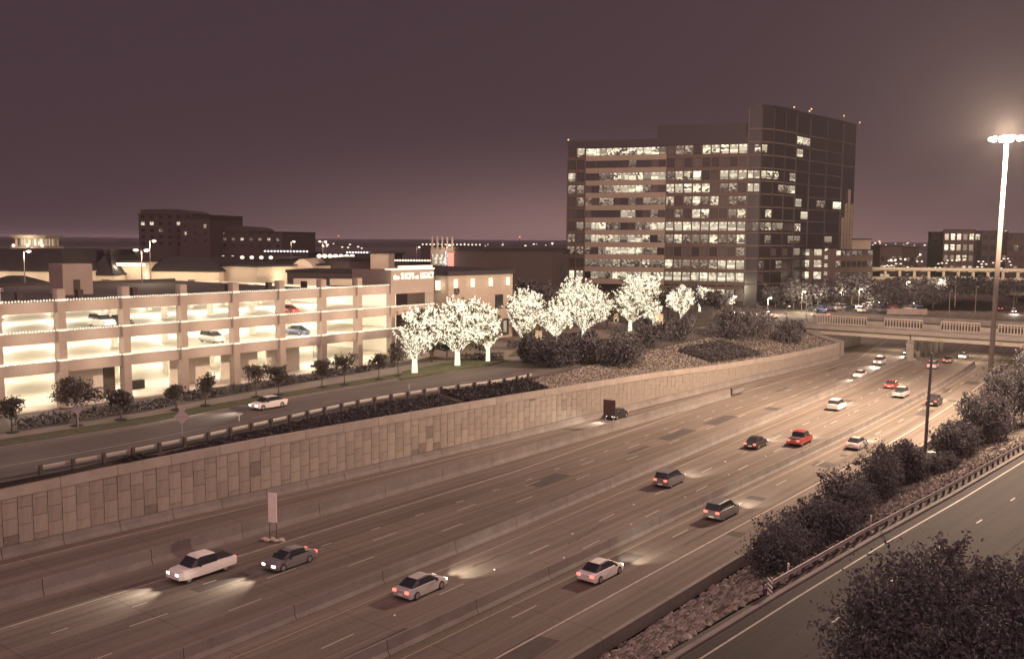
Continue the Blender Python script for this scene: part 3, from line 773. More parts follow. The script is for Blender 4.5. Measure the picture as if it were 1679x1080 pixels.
for txt, size, dz, adv in (('the', 1.2, 0.0, 1.35), ('SHOPS', 1.5, 0.0, 3.1), ('at', 1.05, 0.0, 0.8), ('LEGACY', 1.5, 0.0, 3.3)):
    o = text(txt, size, P(x, GD - 0.58, 20.55 + dz), M_strip, sg)
    bpy.context.view_layer.update()
    w0 = o.dimensions.x
    k = adv / max(w0, 0.1)
    o.scale = (k, 1, 1)
    x += adv + 0.38
# light strings along the parapets
def bulb_cloud(pts, r, stretch=None):
    pts = np.asarray(pts, float); n = len(pts)
    octa = np.array([(1, 0, 0), (-1, 0, 0), (0, 1, 0), (0, -1, 0), (0, 0, 1), (0, 0, -1)], float)
    tri = np.array([(0, 2, 4), (2, 1, 4), (1, 3, 4), (3, 0, 4), (2, 0, 5), (1, 2, 5), (3, 1, 5), (0, 3, 5)])
    rr = np.asarray(r, float).reshape(-1, 1, 1) if np.ndim(r) else np.full((n, 1, 1), float(r))
    o = np.broadcast_to(octa, (n, 6, 3)) * rr
    if stretch is not None:                        # stretch: n x 3 axis vectors
        dot = np.einsum('nij,nj->ni', o, stretch)
        o = o + dot[:, :, None] * stretch[:, None, :] * 1.6
    v = (pts[:, None, :] + o).reshape(-1, 3)
    f = (np.arange(n)[:, None, None] * 6 + tri[None]).reshape(-1, 3)
    mb = MB(); mb.v = v.tolist(); mb.f = f.tolist(); return mb
for z, s1, lb in ((STR[2], 110.4, 'topmost string of warm bulbs along the garage roof parapet'), (STR[1], 120.6, 'middle string of warm bulbs along the garage upper parapet'), (STR[0], 112.5, 'lowest string of warm bulbs along the garage first-floor parapet')):
    r = thing('light_string', lb, 'string lights', P(30, GD - 0.2, z))
    zz = z + 0.13
    MB().tube([P(s, GD - 0.2, zz + 0.07) for s in (30, 60, 90, s1)], 0.02, 5).build('wire', M_darkpole, r)
    pts = [tuple(P(s, GD - 0.2 + random.uniform(-.02, .02), zz + random.uniform(-.03, .03))) for s in np.arange(30.2, s1, 0.36)]
    for c in CS:                                   # string bunches where it passes each column
        if c < s1: pts += [tuple(P(c + t, GD - 0.55, zz)) for t in np.arange(-0.5, 0.55, 0.14)]
    o = bulb_cloud(pts, 0.15).build('bulbs', M_bulb, r); o['kind'] = 'stuff'
    for a, b in zip(CS[1:], CS[2:]):
        if b <= s1 + 1: lamp('string_glow', P((a + b) / 2, GD - 2.6, zz - 0.4) - r.location, 260, (1.0, 0.80, 0.6), 1.6, r)

# ------------------------------------------------------------------ foliage
def leaf_mesh(lobes, n, size, seed, shell=0.5, flat=0.0):
    g = np.random.default_rng(seed)
    c = np.array([l[0] for l in lobes], float); r = np.array([l[1] for l in lobes], float)
    wgt = (r.prod(1)) ** 0.67; wgt /= wgt.sum()
    idx = g.choice(len(lobes), n, p=wgt)
    dirs = g.normal(size=(n, 3)); dirs /= np.linalg.norm(dirs, axis=1)[:, None]
    rad_ = shell + (1.06 - shell) * g.random(n) ** 0.6
    # clumps: leaves gather round random twig ends
    clump = np.clip(g.normal(size=(n, 3)), -1.6, 1.6) * 0.07
    tw = g.integers(0, 90, n); tdir = g.normal(size=(90, 3)); tdir /= np.linalg.norm(tdir, axis=1)[:, None]
    dirs = np.where(g.random((n, 1)) < 0.6, tdir[tw] + g.normal(size=(n, 3)) * 0.16, dirs)
    pos = c[idx] + (dirs * rad_[:, None] + clump) * r[idx]
    # twigs that stand out of the crown carry a share of the leaves
    m = n // 7; nt = max(8, m // 42)
    td = g.normal(size=(nt, 3)); td[:, 2] = np.abs(td[:, 2]) * 0.9 + 0.1; td /= np.linalg.norm(td, axis=1)[:, None]
    li = g.choice(len(lobes), nt, p=wgt); ti = g.integers(0, nt, m); along = 0.85 + (0.2 + 0.4 * g.random(nt)[ti]) * g.random(m)
    pos[:m] = c[li][ti] + td[ti] * r[li][ti] * along[:, None] + g.normal(size=(m, 3)) * size * 0.7
    a = g.normal(size=(n, 3)); a /= np.linalg.norm(a, axis=1)[:, None]
    b = np.cross(a, g.normal(size=(n, 3))); b /= np.linalg.norm(b, axis=1)[:, None]
    sz = size * (0.6 + 0.8 * g.random((n, 1)))
    v = np.stack([pos - a * sz, pos + b * sz * 0.5, pos + a * sz, pos - b * sz * 0.5], 1).reshape(-1, 3)
    f = np.arange(4 * n).reshape(n, 4)
    return v, f
def leaves(name, lobes, n, size, seed, mat, parent, shell=0.5, zmin=None):
    v, f = leaf_mesh(lobes, n, size, seed, shell)
    if zmin is not None: v[:, 2] = np.maximum(v[:, 2], zmin)
    me = bpy.data.meshes.new(name); me.from_pydata(v.tolist(), [], f.tolist()); me.materials.append(mat)
    return place(name, me, parent)
def limbs(trunk_h, crown_r, crown_h, n, seed, r0, parent, mat, name='trunk', fork=0.8):
    g = random.Random(seed); mb = MB()
    mb.tube([(0, 0, -0.2), (g.uniform(-.05, .05), 0, trunk_h * 0.5), (0, 0, trunk_h), (0.05, 0.02, trunk_h + crown_h * 0.45)], [r0 * 1.25, r0, r0 * 0.85, r0 * 0.25], 8)
    tips = []
    for i in range(n):
        a = 2 * math.pi * i / n + g.uniform(-.4, .4); e = g.uniform(0.35, 1.0)
        R = crown_r * g.uniform(0.55, 0.85); z1 = trunk_h + crown_h * g.uniform(0.25, 0.8)
        z0 = trunk_h * g.uniform(fork, 1.05)
        tip = (R * math.cos(a), R * math.sin(a), z1); mid = (R * .42 * math.cos(a), R * .42 * math.sin(a), z0 + (z1 - z0) * 0.5)
        mb.tube([(0, 0, z0), mid, tip], [r0 * 0.55, r0 * 0.35, r0 * 0.08], 5, cap=False); tips.append((mid, tip))
    o = mb.build(name, mat, parent, smooth=True, local=True)
    return tips
def shrub_lobes(w, dpt, h, n, seed):
    g = random.Random(seed); L = [((0, 0, h * 0.45), (w * 0.42, dpt * 0.42, h * 0.45))]
    for i in range(n):
        k = g.uniform(0.25, 0.42)
        L.append(((g.uniform(-.36, .36) * w, g.uniform(-.36, .36) * dpt, h * g.uniform(0.3, 0.72)), (w * k * 0.7, dpt * k * 0.8, h * k * 0.95)))
    return L
def shrub(label, loc, w, dpt, h, n, seed, rz=0.0, size=0.22, name='shrub', cat='shrub', group=None, mat=None):
    r = thing(name, label, cat, loc, rz, group)
    leaves('foliage', shrub_lobes(w, dpt, h, 7, seed), n, size, seed, mat or M_foliage, r, 0.3, zmin=-0.3)
    mb = MB()
    g = random.Random(seed)
    for k in range(4):
        x, y = g.uniform(-.2, .2) * w, g.uniform(-.2, .2) * dpt
        mb.tube([(x, y, -0.4), (x * 1.3, y * 1.3, h * 0.35), (x * 1.8, y * 1.5, h * 0.7)], [0.07, 0.05, 0.015], 5)
    mb.build('stems', M_bark, r, local=True)
    return r
RZ = math.pi / 2 - T                           # objects laid along the freeway
def on_bank(s, d):
    t = (d - WALL(s) - 0.55) / (GR(s) - 0.2 - WALL(s) - 0.55); return (WALLH(s) - 0.35) + (HL(s) - WALLH(s) + 0.35) * min(1, max(0, t))
def on_rbank(s, d):
    a, b = RGUARD(s) + .25, RB(s) - 1.6; t = min(1, max(0, (d - a) / (b - a))); return HR(s) + (0.12 - HR(s)) * t

# left embankment shrubs: (px of centre, py of base, width, depth, height, label)
for i, (px, py, w, dp, h, lb) in enumerate((
        (868, 606, 4.2, 3.6, 4.8, 'small conifer-like shrub at the left end of the embankment planting'),
        (912, 612, 8.5, 5.5, 6.0, 'broad dark shrub right of the small conifer-like one'),
        (960, 606, 8.0, 5.5, 5.2, 'rounded dark shrub in the middle of the embankment row'),
        (1020, 606, 13.0, 7.0, 6.6, 'large clipped dark shrub above the panelled wall with a straight side'),
        (1063, 580, 8.0, 5.0, 5.0, 'feathery dark shrub behind the large clipped one'),
        (1112, 570, 8.5, 5.0, 5.4, 'dark shrub just left of the ivy patch'),
        (1200, 562, 9, 7, 6.5, 'dense dark shrub at the upper edge of the ivy patch'),
        (1240, 560, 16.0, 9.0, 8.5, 'biggest dark shrub mass before the bridge abutment'),
        (1290, 556, 9.0, 6.0, 5.6, 'low spreading shrub next to the bridge abutment'))):
    p = G(px, py, 5.4); s, d = sd(p.x, p.y); d = max(d, WALL(s) + 3.0)
    shrub(lb, P(s, d, on_bank(s, min(d, GR(s))) - 0.2), w, dp, h, 6000, 20 + i, RZ, 0.2, group='shrubs on the left embankment')
# ivy ground cover in beds on the left bank
def ivy(label, f0, f1, s0, s1, n, seed, hgt=0.45):
    g = np.random.default_rng(seed)
    ss = s0 + (s1 - s0) * g.random(n); tt = g.random(n)
    v = []
    for s, t in zip(ss, tt):
        a, b = f0(s), f1(s); d = a + (b - a) * t
        v.append(P(s, d, on_bank(s, d) + g.random() * hgt * (0.4 + 0.6 * math.sin(s * 1.7 + d * 2.3) ** 2)))
    pos = np.array(v); a = g.normal(size=(n, 3)); a /= np.linalg.norm(a, axis=1)[:, None]; b = np.cross(a, g.normal(size=(n, 3))); b /= np.linalg.norm(b, axis=1)[:, None]
    sz = 0.2 * (0.6 + 0.8 * g.random((n, 1)))
    q = np.stack([pos - a * sz, pos + b * sz * .6, pos + a * sz, pos - b * sz * .6], 1).reshape(-1, 3)
    me = bpy.data.meshes.new('ground_cover'); me.from_pydata(q.tolist(), [], np.arange(4 * n).reshape(n, 4).tolist()); me.materials.append(M_ivy)
    o = place('ground_cover', me); tag(o, label, 'ground cover', None, 'stuff'); return o
ivy('dark ivy bed between guard rail and wall coping', lambda s: WALL(s) + 0.7, lambda s: GR(s) - 0.6, 46, 92, 11000, 5, 0.3)
ivy('leafier ivy bed right of the gravel gap', lambda s: WALL(s) + 0.7, lambda s: GR(s) - 0.4, 93.5, 110, 6500, 6, 0.7)
ivy('square ivy patch on the gravel slope near the bridge', lambda s: WALL(s) + 2.2, lambda s: GR(s) - 3, 162, 184, 9000, 7, 0.9)

# right embankment: dark bushes from the pole down to the hedge
for i, (px, py, w, dp, h, lb) in enumerate((
        (1272, 930, 7.6, 5.0, 4.0, 'lowest dark bush at the foot of the right gravel slope'),
        (1345, 897, 7.0, 5.0, 4.2, 'dense rounded bush above the lowest one beside the guard rail'),
        (1390, 852, 6.0, 4.4, 5.2, 'airy dark shrub whose twigs overlap the carriageway edge'),
        (1442, 803, 6.4, 4.4, 5.8, 'tall dark shrub left of the dark pole'),
        (1490, 780, 5.2, 3.8, 5.0, 'dark shrub at the foot of the dark pole'),
        (1560, 745, 7.5, 5.2, 5.2, 'dark shrub just right of the dark pole'),
        (1608, 722, 8.5, 6.0, 7.0, 'tall dark shrub at the foot of the high mast'),
        (1662, 700, 9.5, 6.0, 8.5, 'tall dark shrub mass right of the high mast'),
        (1700, 668, 11, 7, 9.5, 'dark shrub mass cut by the frame edge above the guard rail'),
        (1545, 768, 6.0, 3.0, 2.2, 'low hedge-like shrub behind the guard rail near the pole'))):
    p = G(px, py, 2.6); s, d = sd(p.x, p.y)
    shrub(lb, P(s, d, on_rbank(s, d) - 0.3), w, dp, h, 10000, 50 + i, RZ, 0.12 if py > 800 else 0.15, group='shrubs on the right embankment')

# loose rocks on the near right slope and part of the left bank
def rocks(label, pts, r0, r1, seed):
    g = np.random.default_rng(seed); n = len(pts)
    base_v = np.array([(1, 0, 0), (-1, 0, 0), (0, 1, 0), (0, -1, 0), (0, 0, .8), (0, 0, -.6)], float)
    tri = np.array([(0, 2, 4), (2, 1, 4), (1, 3, 4), (3, 0, 4), (2, 0, 5), (1, 2, 5), (3, 1, 5), (0, 3, 5)])
    v = base_v[None] * (0.65 + 0.7 * g.random((n, 6, 1))) * (r0 + (r1 - r0) * g.random((n, 1, 1)) ** 2)
    th = g.random(n) * 6.28; c, s = np.cos(th), np.sin(th)
    x = v[:, :, 0] * c[:, None] - v[:, :, 1] * s[:, None]; y = v[:, :, 0] * s[:, None] + v[:, :, 1] * c[:, None]
    v = np.stack([x, y, v[:, :, 2]], 2) + np.asarray(pts)[:, None, :]
    me = bpy.data.meshes.new('gravel'); me.from_pydata(v.reshape(-1, 3).tolist(), [], (np.arange(n)[:, None, None] * 6 + tri).reshape(-1, 3).tolist()); me.materials.append(M_rock)
    o = place('gravel', me); tag(o, label, 'gravel', None, 'stuff'); return o
pts = []
for _ in range(9000):
    s = 38 + 92 * random.random() ** 1.4; a, b = RGUARD(s) + 0.35, RB(s) - 1.45; d = a + (b - a) * random.random()
    pts.append(tuple(P(s, d, on_rbank(s, d) + 0.03)))
rocks('loose grey rocks covering the right gravel slope', pts, 0.1, 0.36, 1)
pts = []
for _ in range(13000):
    s = 105 + 117 * random.random(); a, b = WALL(s) + 0.6, GR(s) - 0.3; d = a + (b - a) * random.random()
    pts.append(tuple(P(s, d, on_bank(s, d) + 0.03)))
rocks('loose rocks on the left slope above the panelled wall', pts, 0.06, 0.19, 2)

# big tree on the near right verge
p = AT(1560, 40); ft = thing('broadleaf_tree', 'big dark tree in the near corner overhanging the right-hand road', 'tree', (p.x, 40, 3.9))
tips = limbs(3.2, 4.6, 6.5, 11, 91, 0.22, ft, M_bark)
lob = [((0, 0, 6.2), (3.6, 3.4, 3.4)), ((-2.6, -0.6, 5.6), (2.3, 2.4, 2.2)), ((-3.9, -2.2, 3.4), (1.8, 2.0, 1.9)), ((2.6, 0.2, 6.0), (2.6, 2.5, 2.8)), ((0.6, 0.8, 8.0), (2.2, 2.2, 1.7)), ((-1.2, -1.0, 4.0), (3.0, 3.0, 2.2)), ((2.6, -1.5, 4.4), (3.0, 3.0, 2.4)), ((3.8, 0.8, 8.0), (1.5, 1.5, 1.2)), ((-5.0, -2.6, 2.6), (0.9, 0.9, 1.3)), ((-2.2, 0.4, 7.1), (1.6, 1.6, 1.3)), ((0, -3, 3), (4, 2.6, 2.6)), ((4.6, -1.0, 5.2), (2.2, 2.0, 2.4))]
leaves('crown', lob, 46000, 0.105, 92, M_foliage, ft, 0.3)
mb = MB(); g = random.Random(5)
for k in range(46):
    l = g.choice(lob); a = g.uniform(0, 6.28); e = g.uniform(-0.2, 1.3)
    dv = Vector((math.cos(a) * math.cos(e), math.sin(a) * math.cos(e), math.sin(e))); c = Vector(l[0]); rr = Vector(l[1])
    q = c + Vector((dv.x * rr.x, dv.y * rr.y, dv.z * rr.z)) * 0.75
    mb.tube([q, q + dv * g.uniform(0.4, 1.1) + Vector((0, 0, 0.3))], [0.03, 0.008], 4)
mb.build('twigs', M_bark, ft, local=True)

# garden hedge and young trees in front of the garage
hedge_runs = ((46, 52.5, 'clipped hedge run nearest the frame edge below the garage'), (53, 66, 'clipped hedge run under the second and third garage bays'), (67.5, 79, 'clipped hedge run in the middle of the garage front'), (80.5, 92, 'clipped hedge run right of the middle of the garage front'), (93.5, 108, 'clipped hedge run ending near the first lit tree'))
for i, (a, b, lb) in enumerate(hedge_runs):
    m = (a + b) / 2; d = FC(m) + 9.4 + 1.2 * min(1, max(0, (m - 60) / 40)) - 0.8
    r = thing('hedge', lb, 'hedge', P(m, d, HL(m)), RZ, 'hedges along the garage front')
    L = [((x, 0, 0.55), (0.75, 0.55, 0.6)) for x in np.arange(-(b - a) / 2 + .4, (b - a) / 2 - .2, 0.7)]
    leaves('foliage', L, int((b - a) * 150), 0.13, 130 + i, M_foliage, r, 0.55, zmin=-0.05)
    mb = MB()
    for x in np.arange(-(b - a) / 2 + .4, (b - a) / 2 - .2, 1.4): mb.tube([(x, 0, -0.1), (x + .1, 0, 0.9)], [0.05, 0.02], 5)
    mb.build('stems', M_bark, r, local=True)
for i, (px, py, h, w, lb) in enumerate((
        (20, 708, 4.0, 3.6, 'young dark tree at the frame edge in front of the garage'),
        (126, 697, 5.2, 6.4, 'wide bushy tree hiding a garage column, largest along the garage'),
        (198, 687, 3.6, 3.0, 'young tree just right of the wide bushy tree'),
        (289, 671, 3.2, 2.6, 'slim young tree below the third garage column from the sign'),
        (337, 664, 3.9, 3.2, 'leafy young tree at the gap between two hedge runs'),
        (420, 650, 4.1, 3.4, 'young tree behind the passing cars on the frontage road'),
        (457, 646, 3.9, 3.6, 'thin young tree with a round crown by the garage middle'),
        (528, 634, 4.0, 3.2, 'thin young tree on the verge with a dark mulch ring'),
        (565, 630, 4.6, 3.9, 'taller young tree with upswept twigs on the verge'),
        (621, 621, 4.0, 3.2, 'young tree second from the first lit tree'),
        (653, 615, 4.9, 4.0, 'young dark tree right beside the first lit tree'))):
    p = G(px, py, 6.75)
    r = thing('young_tree', lb, 'tree', p, i * 0.7, 'young trees along the garage front')
    limbs(h * 0.45, w * 0.42, h * 0.5, 6, 200 + i, 0.07, r, M_bark)
    g = random.Random(300 + i)
    lob = [((0, 0, h * 0.68), (w * .36, w * .36, h * .26))] + [((g.uniform(-.3, .3) * w, g.uniform(-.3, .3) * w, h * g.uniform(.5, .9)), (w * .2, w * .2, h * .14)) for _ in range(6)]
    leaves('crown', lob, 1500 if i != 1 else 3600, 0.14, 310 + i, M_foliage2, r, 0.3)
    MB().ball((0, 0, 0), (0.7, 0.7, 0.12), 10, 4).build('mulch_ring', M_darkroof, r, local=True)

# ------------------------------------------------------------------ trees wrapped in lights
def lit_tree(label, px, py, cx, cy, rx, ry, seed, n=1500, power=500, trunk_r=0.26, base_z=6.75):
    p = G(px, py, base_z); sc = p.y / F_PX
    zc = ZFOR(cy, p.x, p.y) - base_z; R = rx * sc * 1.1; Hh = ry * sc * 1.06
    ox = (cx - px) * sc
    r = thing('lit_tree', label, 'tree', p, 0.0, 'trees wrapped in lights')
    th = max(1.6, zc - Hh * 0.85)
    tips = limbs(th, R * 0.95, Hh * 1.5, 11, seed, trunk_r, r, M_bark, fork=0.85)
    g = np.random.default_rng(seed)
    m = 11; n = int(n * 2.6)
    lob = [((ox, 0, zc), (R * 0.72, R * 0.72, Hh * 0.74))]
    for k in range(m):
        a = 2 * math.pi * k / m + g.random(); e = -0.5 + 1.7 * g.random()
        q = 0.36 + 0.12 * g.random()
        lob.append(((ox + R * 0.62 * math.cos(a) * math.cos(e), R * 0.62 * math.sin(a) * math.cos(e), zc + Hh * 0.62 * math.sin(e)), (R * q, R * q, Hh * q)))
    leaves('crown', lob, int(n * 1.1), 0.2, seed + 1, M_litleaf, r, 0.2)
    # bulbs run up the trunk and limbs and out along the twigs
    pts = []; ax = []
    hh = np.arange(0.05, th * 1.1, 0.085)
    for z in hh:
        rr = trunk_r * (1.28 - 0.35 * z / th) + 0.03
        for a in np.arange(0, 6.28, 0.42): pts.append((rr * math.cos(a + z * 9), rr * math.sin(a + z * 9), z)); ax.append((0, 0, 0.3))
    for mid, tip in tips:
        for q0, q1, kk in (((0, 0, th * 0.92), mid, 40), (mid, tip, 34)):
            for t in np.linspace(0, 1, kk):
                c = np.array(q0) * (1 - t) + np.array(q1) * t
                for _ in range(2): pts.append(tuple(c + g.normal(size=3) * 0.1)); ax.append((0, 0, 0.2))
    c_ = np.array([l[0] for l in lob]); r_ = np.array([l[1] for l in lob]); w = r_.prod(1) ** 0.67; w /= w.sum()
    # twigs spray outward from the limbs; the bulbs follow them in short runs
    nt_ = max(60, n // 11); li = g.choice(len(lob), nt_, p=w)
    td = g.normal(size=(nt_, 3)); td /= np.linalg.norm(td, axis=1)[:, None]; td[:, 2] += 0.25
    start = c_[li] + td * r_[li] * 0.25; end = c_[li] + td * r_[li] * (0.75 + 0.38 * g.random((nt_, 1)))
    idx = g.integers(0, nt_, n); tt = g.random((n, 1)) ** 0.75
    q = start[idx] * (1 - tt) + end[idx] * tt + g.normal(size=(n, 3)) * 0.13
    out = q - np.array([ox, 0, zc - Hh * 0.7]); out /= np.linalg.norm(out, axis=1)[:, None]
    out = out * 0.55 + g.normal(size=(n, 3)) * 0.25
    P_ = np.vstack([np.array(pts), q]); A_ = np.vstack([np.array(ax), out])
    rad_ = np.concatenate([np.full(len(pts), 0.085), 0.07 + 0.075 * g.random(n)])
    o = bulb_cloud(P_, rad_, A_).build('string_lights', M_bulb, r, local=True); o['kind'] = 'stuff'
    lamp('tree_glow', (ox, 0, zc), power * 2.2, (1.0, 0.82, 0.52), R * 0.55, r)
    lamp('tree_glow', (ox * .5, -R * 0.9, zc * 0.55), power * 0.6, (1.0, 0.82, 0.52), 0.6, r)
    return r
for i, a in enumerate((
        ('first lit tree from the garage, with a visible glowing trunk and small crown', 680, 611, 690, 550, 43, 42, 1700, 380),
        ('widest lit tree, in front of the beige building with round emblem', 750, 599, 757, 537, 58, 44, 2800, 650),
        ('lit tree crown half hidden behind the widest one below the dark window', 800, 592, 790, 536, 28, 38, 1300, 240),
        ('lit tree standing next to the pale pylon sign', 858, 574, 862, 517, 33, 42, 1700, 420),
        ('small lit tree with a forked trunk between two larger lit trees', 911, 565, 913, 527, 24, 36, 1100, 260),
        ('large round lit tree in front of the office tower banded corner', 957, 558, 957, 501, 46, 44, 2600, 640),
        ('brightest lit tree with a dense dome-shaped crown', 1033, 544, 1044, 492, 42, 40, 3800, 800),
        ('small low lit tree tucked under the dense dome-shaped crown', 1072, 537, 1070, 512, 15, 20, 650, 160),
        ('narrow lit tree standing alone right of the dome-shaped one', 1117, 529, 1116, 496, 22, 29, 1200, 300),
        ('last thin lit tree furthest along the row, before the tower entrance', 1147, 512, 1148, 486, 17, 17, 650, 200))):
    lit_tree(a[0], *a[1:7], 400 + i * 7, a[7], a[8] * 1.0, 0.30 if a[7] > 1500 else 0.22)

# dark trees and clipped hedges around the forecourt
def dark_tree(label, p, h, w, n, seed, group=None, size=0.3, name='dark_tree', mat=None):
    r = thing(name, label, 'tree', p, seed * 0.9, group)
    limbs(h * 0.3, w * 0.4, h * 0.6, 7, seed, max(0.1, h * 0.022), r, M_bark)
    g = random.Random(seed)
    lob = [((0, 0, h * 0.62), (w * .38, w * .38, h * .34))] + [((g.uniform(-.34, .34) * w, g.uniform(-.34, .34) * w, h * g.uniform(.4, .88)), (w * .22, w * .22, h * .16)) for _ in range(8)]
    leaves('crown', lob, n, size, seed + 1, mat or M_foliage, r, 0.35)
    return r
for i, (px, py, h, w, lb) in enumerate(((708, 592, 6.5, 5.5, 'small dark tree between the first and widest lit trees'), (733, 590, 5.5, 5, 'small dark tree touching the widest lit tree trunk'), (787, 588, 6.0, 4.2, 'small dark tree under the widest lit tree'), (885, 545, 11, 8, 'dark tree behind the pylon sign and lit trees'), (995, 540, 8, 7, 'dark tree below the office tower banded corner'), (1095, 522, 9, 9, 'dark tree between the dome-shaped and narrow lit trees'), (1135, 512, 9, 6, 'dark tree right behind the narrow lit tree'))):
    dark_tree(lb, G(px, py, 6.85), h, w, 1800, 600 + i, 'dark trees around the forecourt', 0.3)
def hedge_px(label, pts, z, w=1.2, h=1.1, seed=0):
    a, b = G(*pts[0], z), G(*pts[-1], z); m = (a + b) / 2
    r = thing('hedge', label, 'hedge', m)
    L = []
    for q0, q1 in zip(pts[:-1], pts[1:]):
        A, B = G(*q0, z) - m, G(*q1, z) - m
        for t in np.linspace(0, 1, max(2, int((B - A).length / 0.9))): c = A + (B - A) * t; L.append(((c.x, c.y, h * 0.5), (w * .75, w * .75, h * .6)))
    leaves('foliage', L, len(L) * 110, 0.17, seed, M_foliage, r, 0.5, zmin=-0.05)
    mb = MB()
    for k in range(0, len(L), 3): c = L[k][0]; mb.tube([(c[0], c[1], -0.1), (c[0], c[1], h * .7)], [0.05, 0.02], 5)
    mb.build('stems', M_bark, r, local=True)
hedge_px('low clipped hedge curving below the dome-shaped lit tree', ((1010, 546), (1060, 531), (1105, 527), (1140, 523)), 7.0, 1.6, 1.3, 710)
hedge_px('low clipped hedge behind the pylon sign', ((840, 570), (890, 562)), 6.9, 1.3, 1.1, 711)
hedge_px('low dark hedge row beyond the forked lit tree', ((895, 558), (955, 552)), 6.9, 1.3, 1.0, 712)
hedge_px('planted bed edging the drive under the widest lit tree', ((762, 590), (818, 586)), 6.8, 1.5, 0.9, 713)
# pale pylon signs
for px, py, h, w, lb in ((883, 573, 3.6, 0.62, 'pale pylon sign on two legs between lit trees'), (961, 537, 2.2, 0.5, 'pale signboard left of the dome-shaped tree trunk'), (1081, 537, 3.2, 0.85, 'pale upright signboard beside the small low lit tree'), (1010, 527, 3.0, 0.6, 'small lit sign panel left of the dome-shaped tree')):
    p = G(px, py, 6.9); r = thing('pylon_sign', lb, 'sign', p, math.radians(-12))
    MB().box((0, 0, h * 0.6), (w, 0.16, h * 0.4)).build('panel', M_cream, r, local=True)
    for x in (-w * .8, w * .8): MB().box((x, 0, h * 0.1 - 0.02), (0.14, 0.13, h * 0.1)).build('leg', M_cream, r, local=True)
    lamp('sign_light', (0, -1.6, 0.4), 60, (1, .85, .6), 0.2, r)

# ------------------------------------------------------------------ bridge
BS0, BS1 = 226.0, 258.0
br = thing('road_bridge', 'concrete road bridge over the freeway with railing panels', 'bridge', P(BS0, 60, 0))
def bb(name, mat, s0, s1, d0, d1, z0, z1, parent=None): return MB().sbox(s0, s1, d0, d1, z0, z1).build(name, mat, parent or br)
DL, DR = 84.0, 33.0
bb('deck', M_conc, BS0 + 0.5, BS1 - 0.5, DR, DL, 6.25, 6.98)
bb('deck_edge', M_conc, BS0, BS0 + 0.48, DR, DL + 2, 6.2, 7.12)
bb('deck_edge', M_conc, BS1 - 0.48, BS1, DR, DL, 6.2, 7.12)
for k in range(7):
    s = BS0 + 0.9 + k * 4.9
    bb('girder', M_coping if k == 0 else M_conc, s, s + 0.6, DR, 60.9, 4.95, 6.24); bb('girder', M_coping if k == 0 else M_conc, s, s + 0.6, 61.2, DL - 2, 4.95, 6.24)
bb('road_surface', M_road, BS0 + 4, BS1 - 3, DR, DL, 6.985, 7.005)
bb('pier_cap', M_conc, BS0 + 1.0, BS1 - 1.0, 60.3, 61.7, 4.25, 4.94)
for k in range(6): MB().tube([P(BS0 + 2 + k * 5.4, 61, -0.1), P(BS0 + 2 + k * 5.4, 61, 4.26)], 0.5, 12).build('pier', M_conc, br, smooth=True)
MB().sbox(BS0 + 0.6, BS0 + 1.2, 60.2, 61.8, 0, 4.2).build('pier_nose', M_conc, br)
bb('abutment', M_conc, BS0 + 0.6, BS1 - 0.6, DL - 2, DL + 1.5, 0, 6.22)
bb('abutment', M_conc, BS0 + 0.6, BS1 - 0.6, DR - 1.5, DR + 2, 0, 6.22)
MB().add([P(BS0, 76, 0), P(BS0, DL, 0), P(BS0, DL, 5.4), P(BS0, 76, 3.7), P(BS0 + .55, 76, 0), P(BS0 + .55, DL, 0), P(BS0 + .55, DL, 5.4), P(BS0 + .55, 76, 3.7)], [(0, 1, 2, 3), (7, 6, 5, 4), (0, 4, 5, 1), (1, 5, 6, 2), (2, 6, 7, 3), (3, 7, 4, 0)]).build('wing_wall', M_conc, br)
for px in (1537, 1635):
    d = DFOR(px, BS0 - 0.1, 5.6); bb('clearance_plate', M_yellow, BS0 + 0.80, BS0 + 0.88, d - 0.9, d + 0.9, 5.15, 5.85)
# railing on the near side: balustrade panels between solid pilaster blocks
RS = BS0 + 3.0
edges = [DFOR(px, RS, 8) for px in (1340, 1421, 1450, 1513, 1543, 1607, 1637, 1700, 1730, 1795)]
edges[0] = min(edges[0], DL + 6)
bb('railing_base', M_conc, RS - 0.2, RS + 0.2, DR - 3, DL + 8, 6.95, 7.35)
for a, b in zip(edges[0::2], edges[1::2]):
    a, b = max(a, b), min(a, b)
    mb = MB()
    mb.sbox(RS - 0.1, RS + 0.1, b, a, 9.25, 9.5); mb.sbox(RS - 0.1, RS + 0.1, b, a, 7.36, 7.55); mb.sbox(RS - 0.06, RS + 0.06, b, a, 8.75, 8.85)
    fr = mb.build('railing_panel', M_coping, br)
    n = max(6, int((a - b) / 0.62))
    for k in range(n + 1):
        d = b + (a - b) * k / n
        MB().sbox(RS - 0.08, RS + 0.08, d - 0.09, d + 0.09, 7.55, 9.25).build('baluster', M_coping, fr)
for a, b in ((edges[1], edges[2]), (edges[3], edges[4]), (edges[5], edges[6]), (edges[7], edges[8])):
    bb('pilaster', M_conc, RS - 0.3, RS + 0.3, min(a, b) + .02, max(a, b) - .02, 7.352, 8.55)
    bb('rail', M_darkpole, RS - 0.08, RS + 0.08, min(a, b) + .02, max(a, b) - .02, 8.9, 9.3)
bb('far_railing', M_conc, BS1 - 3.2, BS1 - 2.9, DR - 3, DL + 8, 7.0, 8.3)
for s_, d_ in ((234.1, 70), (248.8, 70), (234.1, 50), (248.8, 50)):  # added fill lamps, standing in for light from beyond the bridge
    lamp('underbridge_fill', P(s_, d_, 4.6) - br.location, 2200, (1.0, 0.74, 0.54), 0.4, br)
    MB().box(P(s_, d_, 4.9), (0.4, 0.2, 0.08)).build('added_fill_lamp', M_lamp, br)

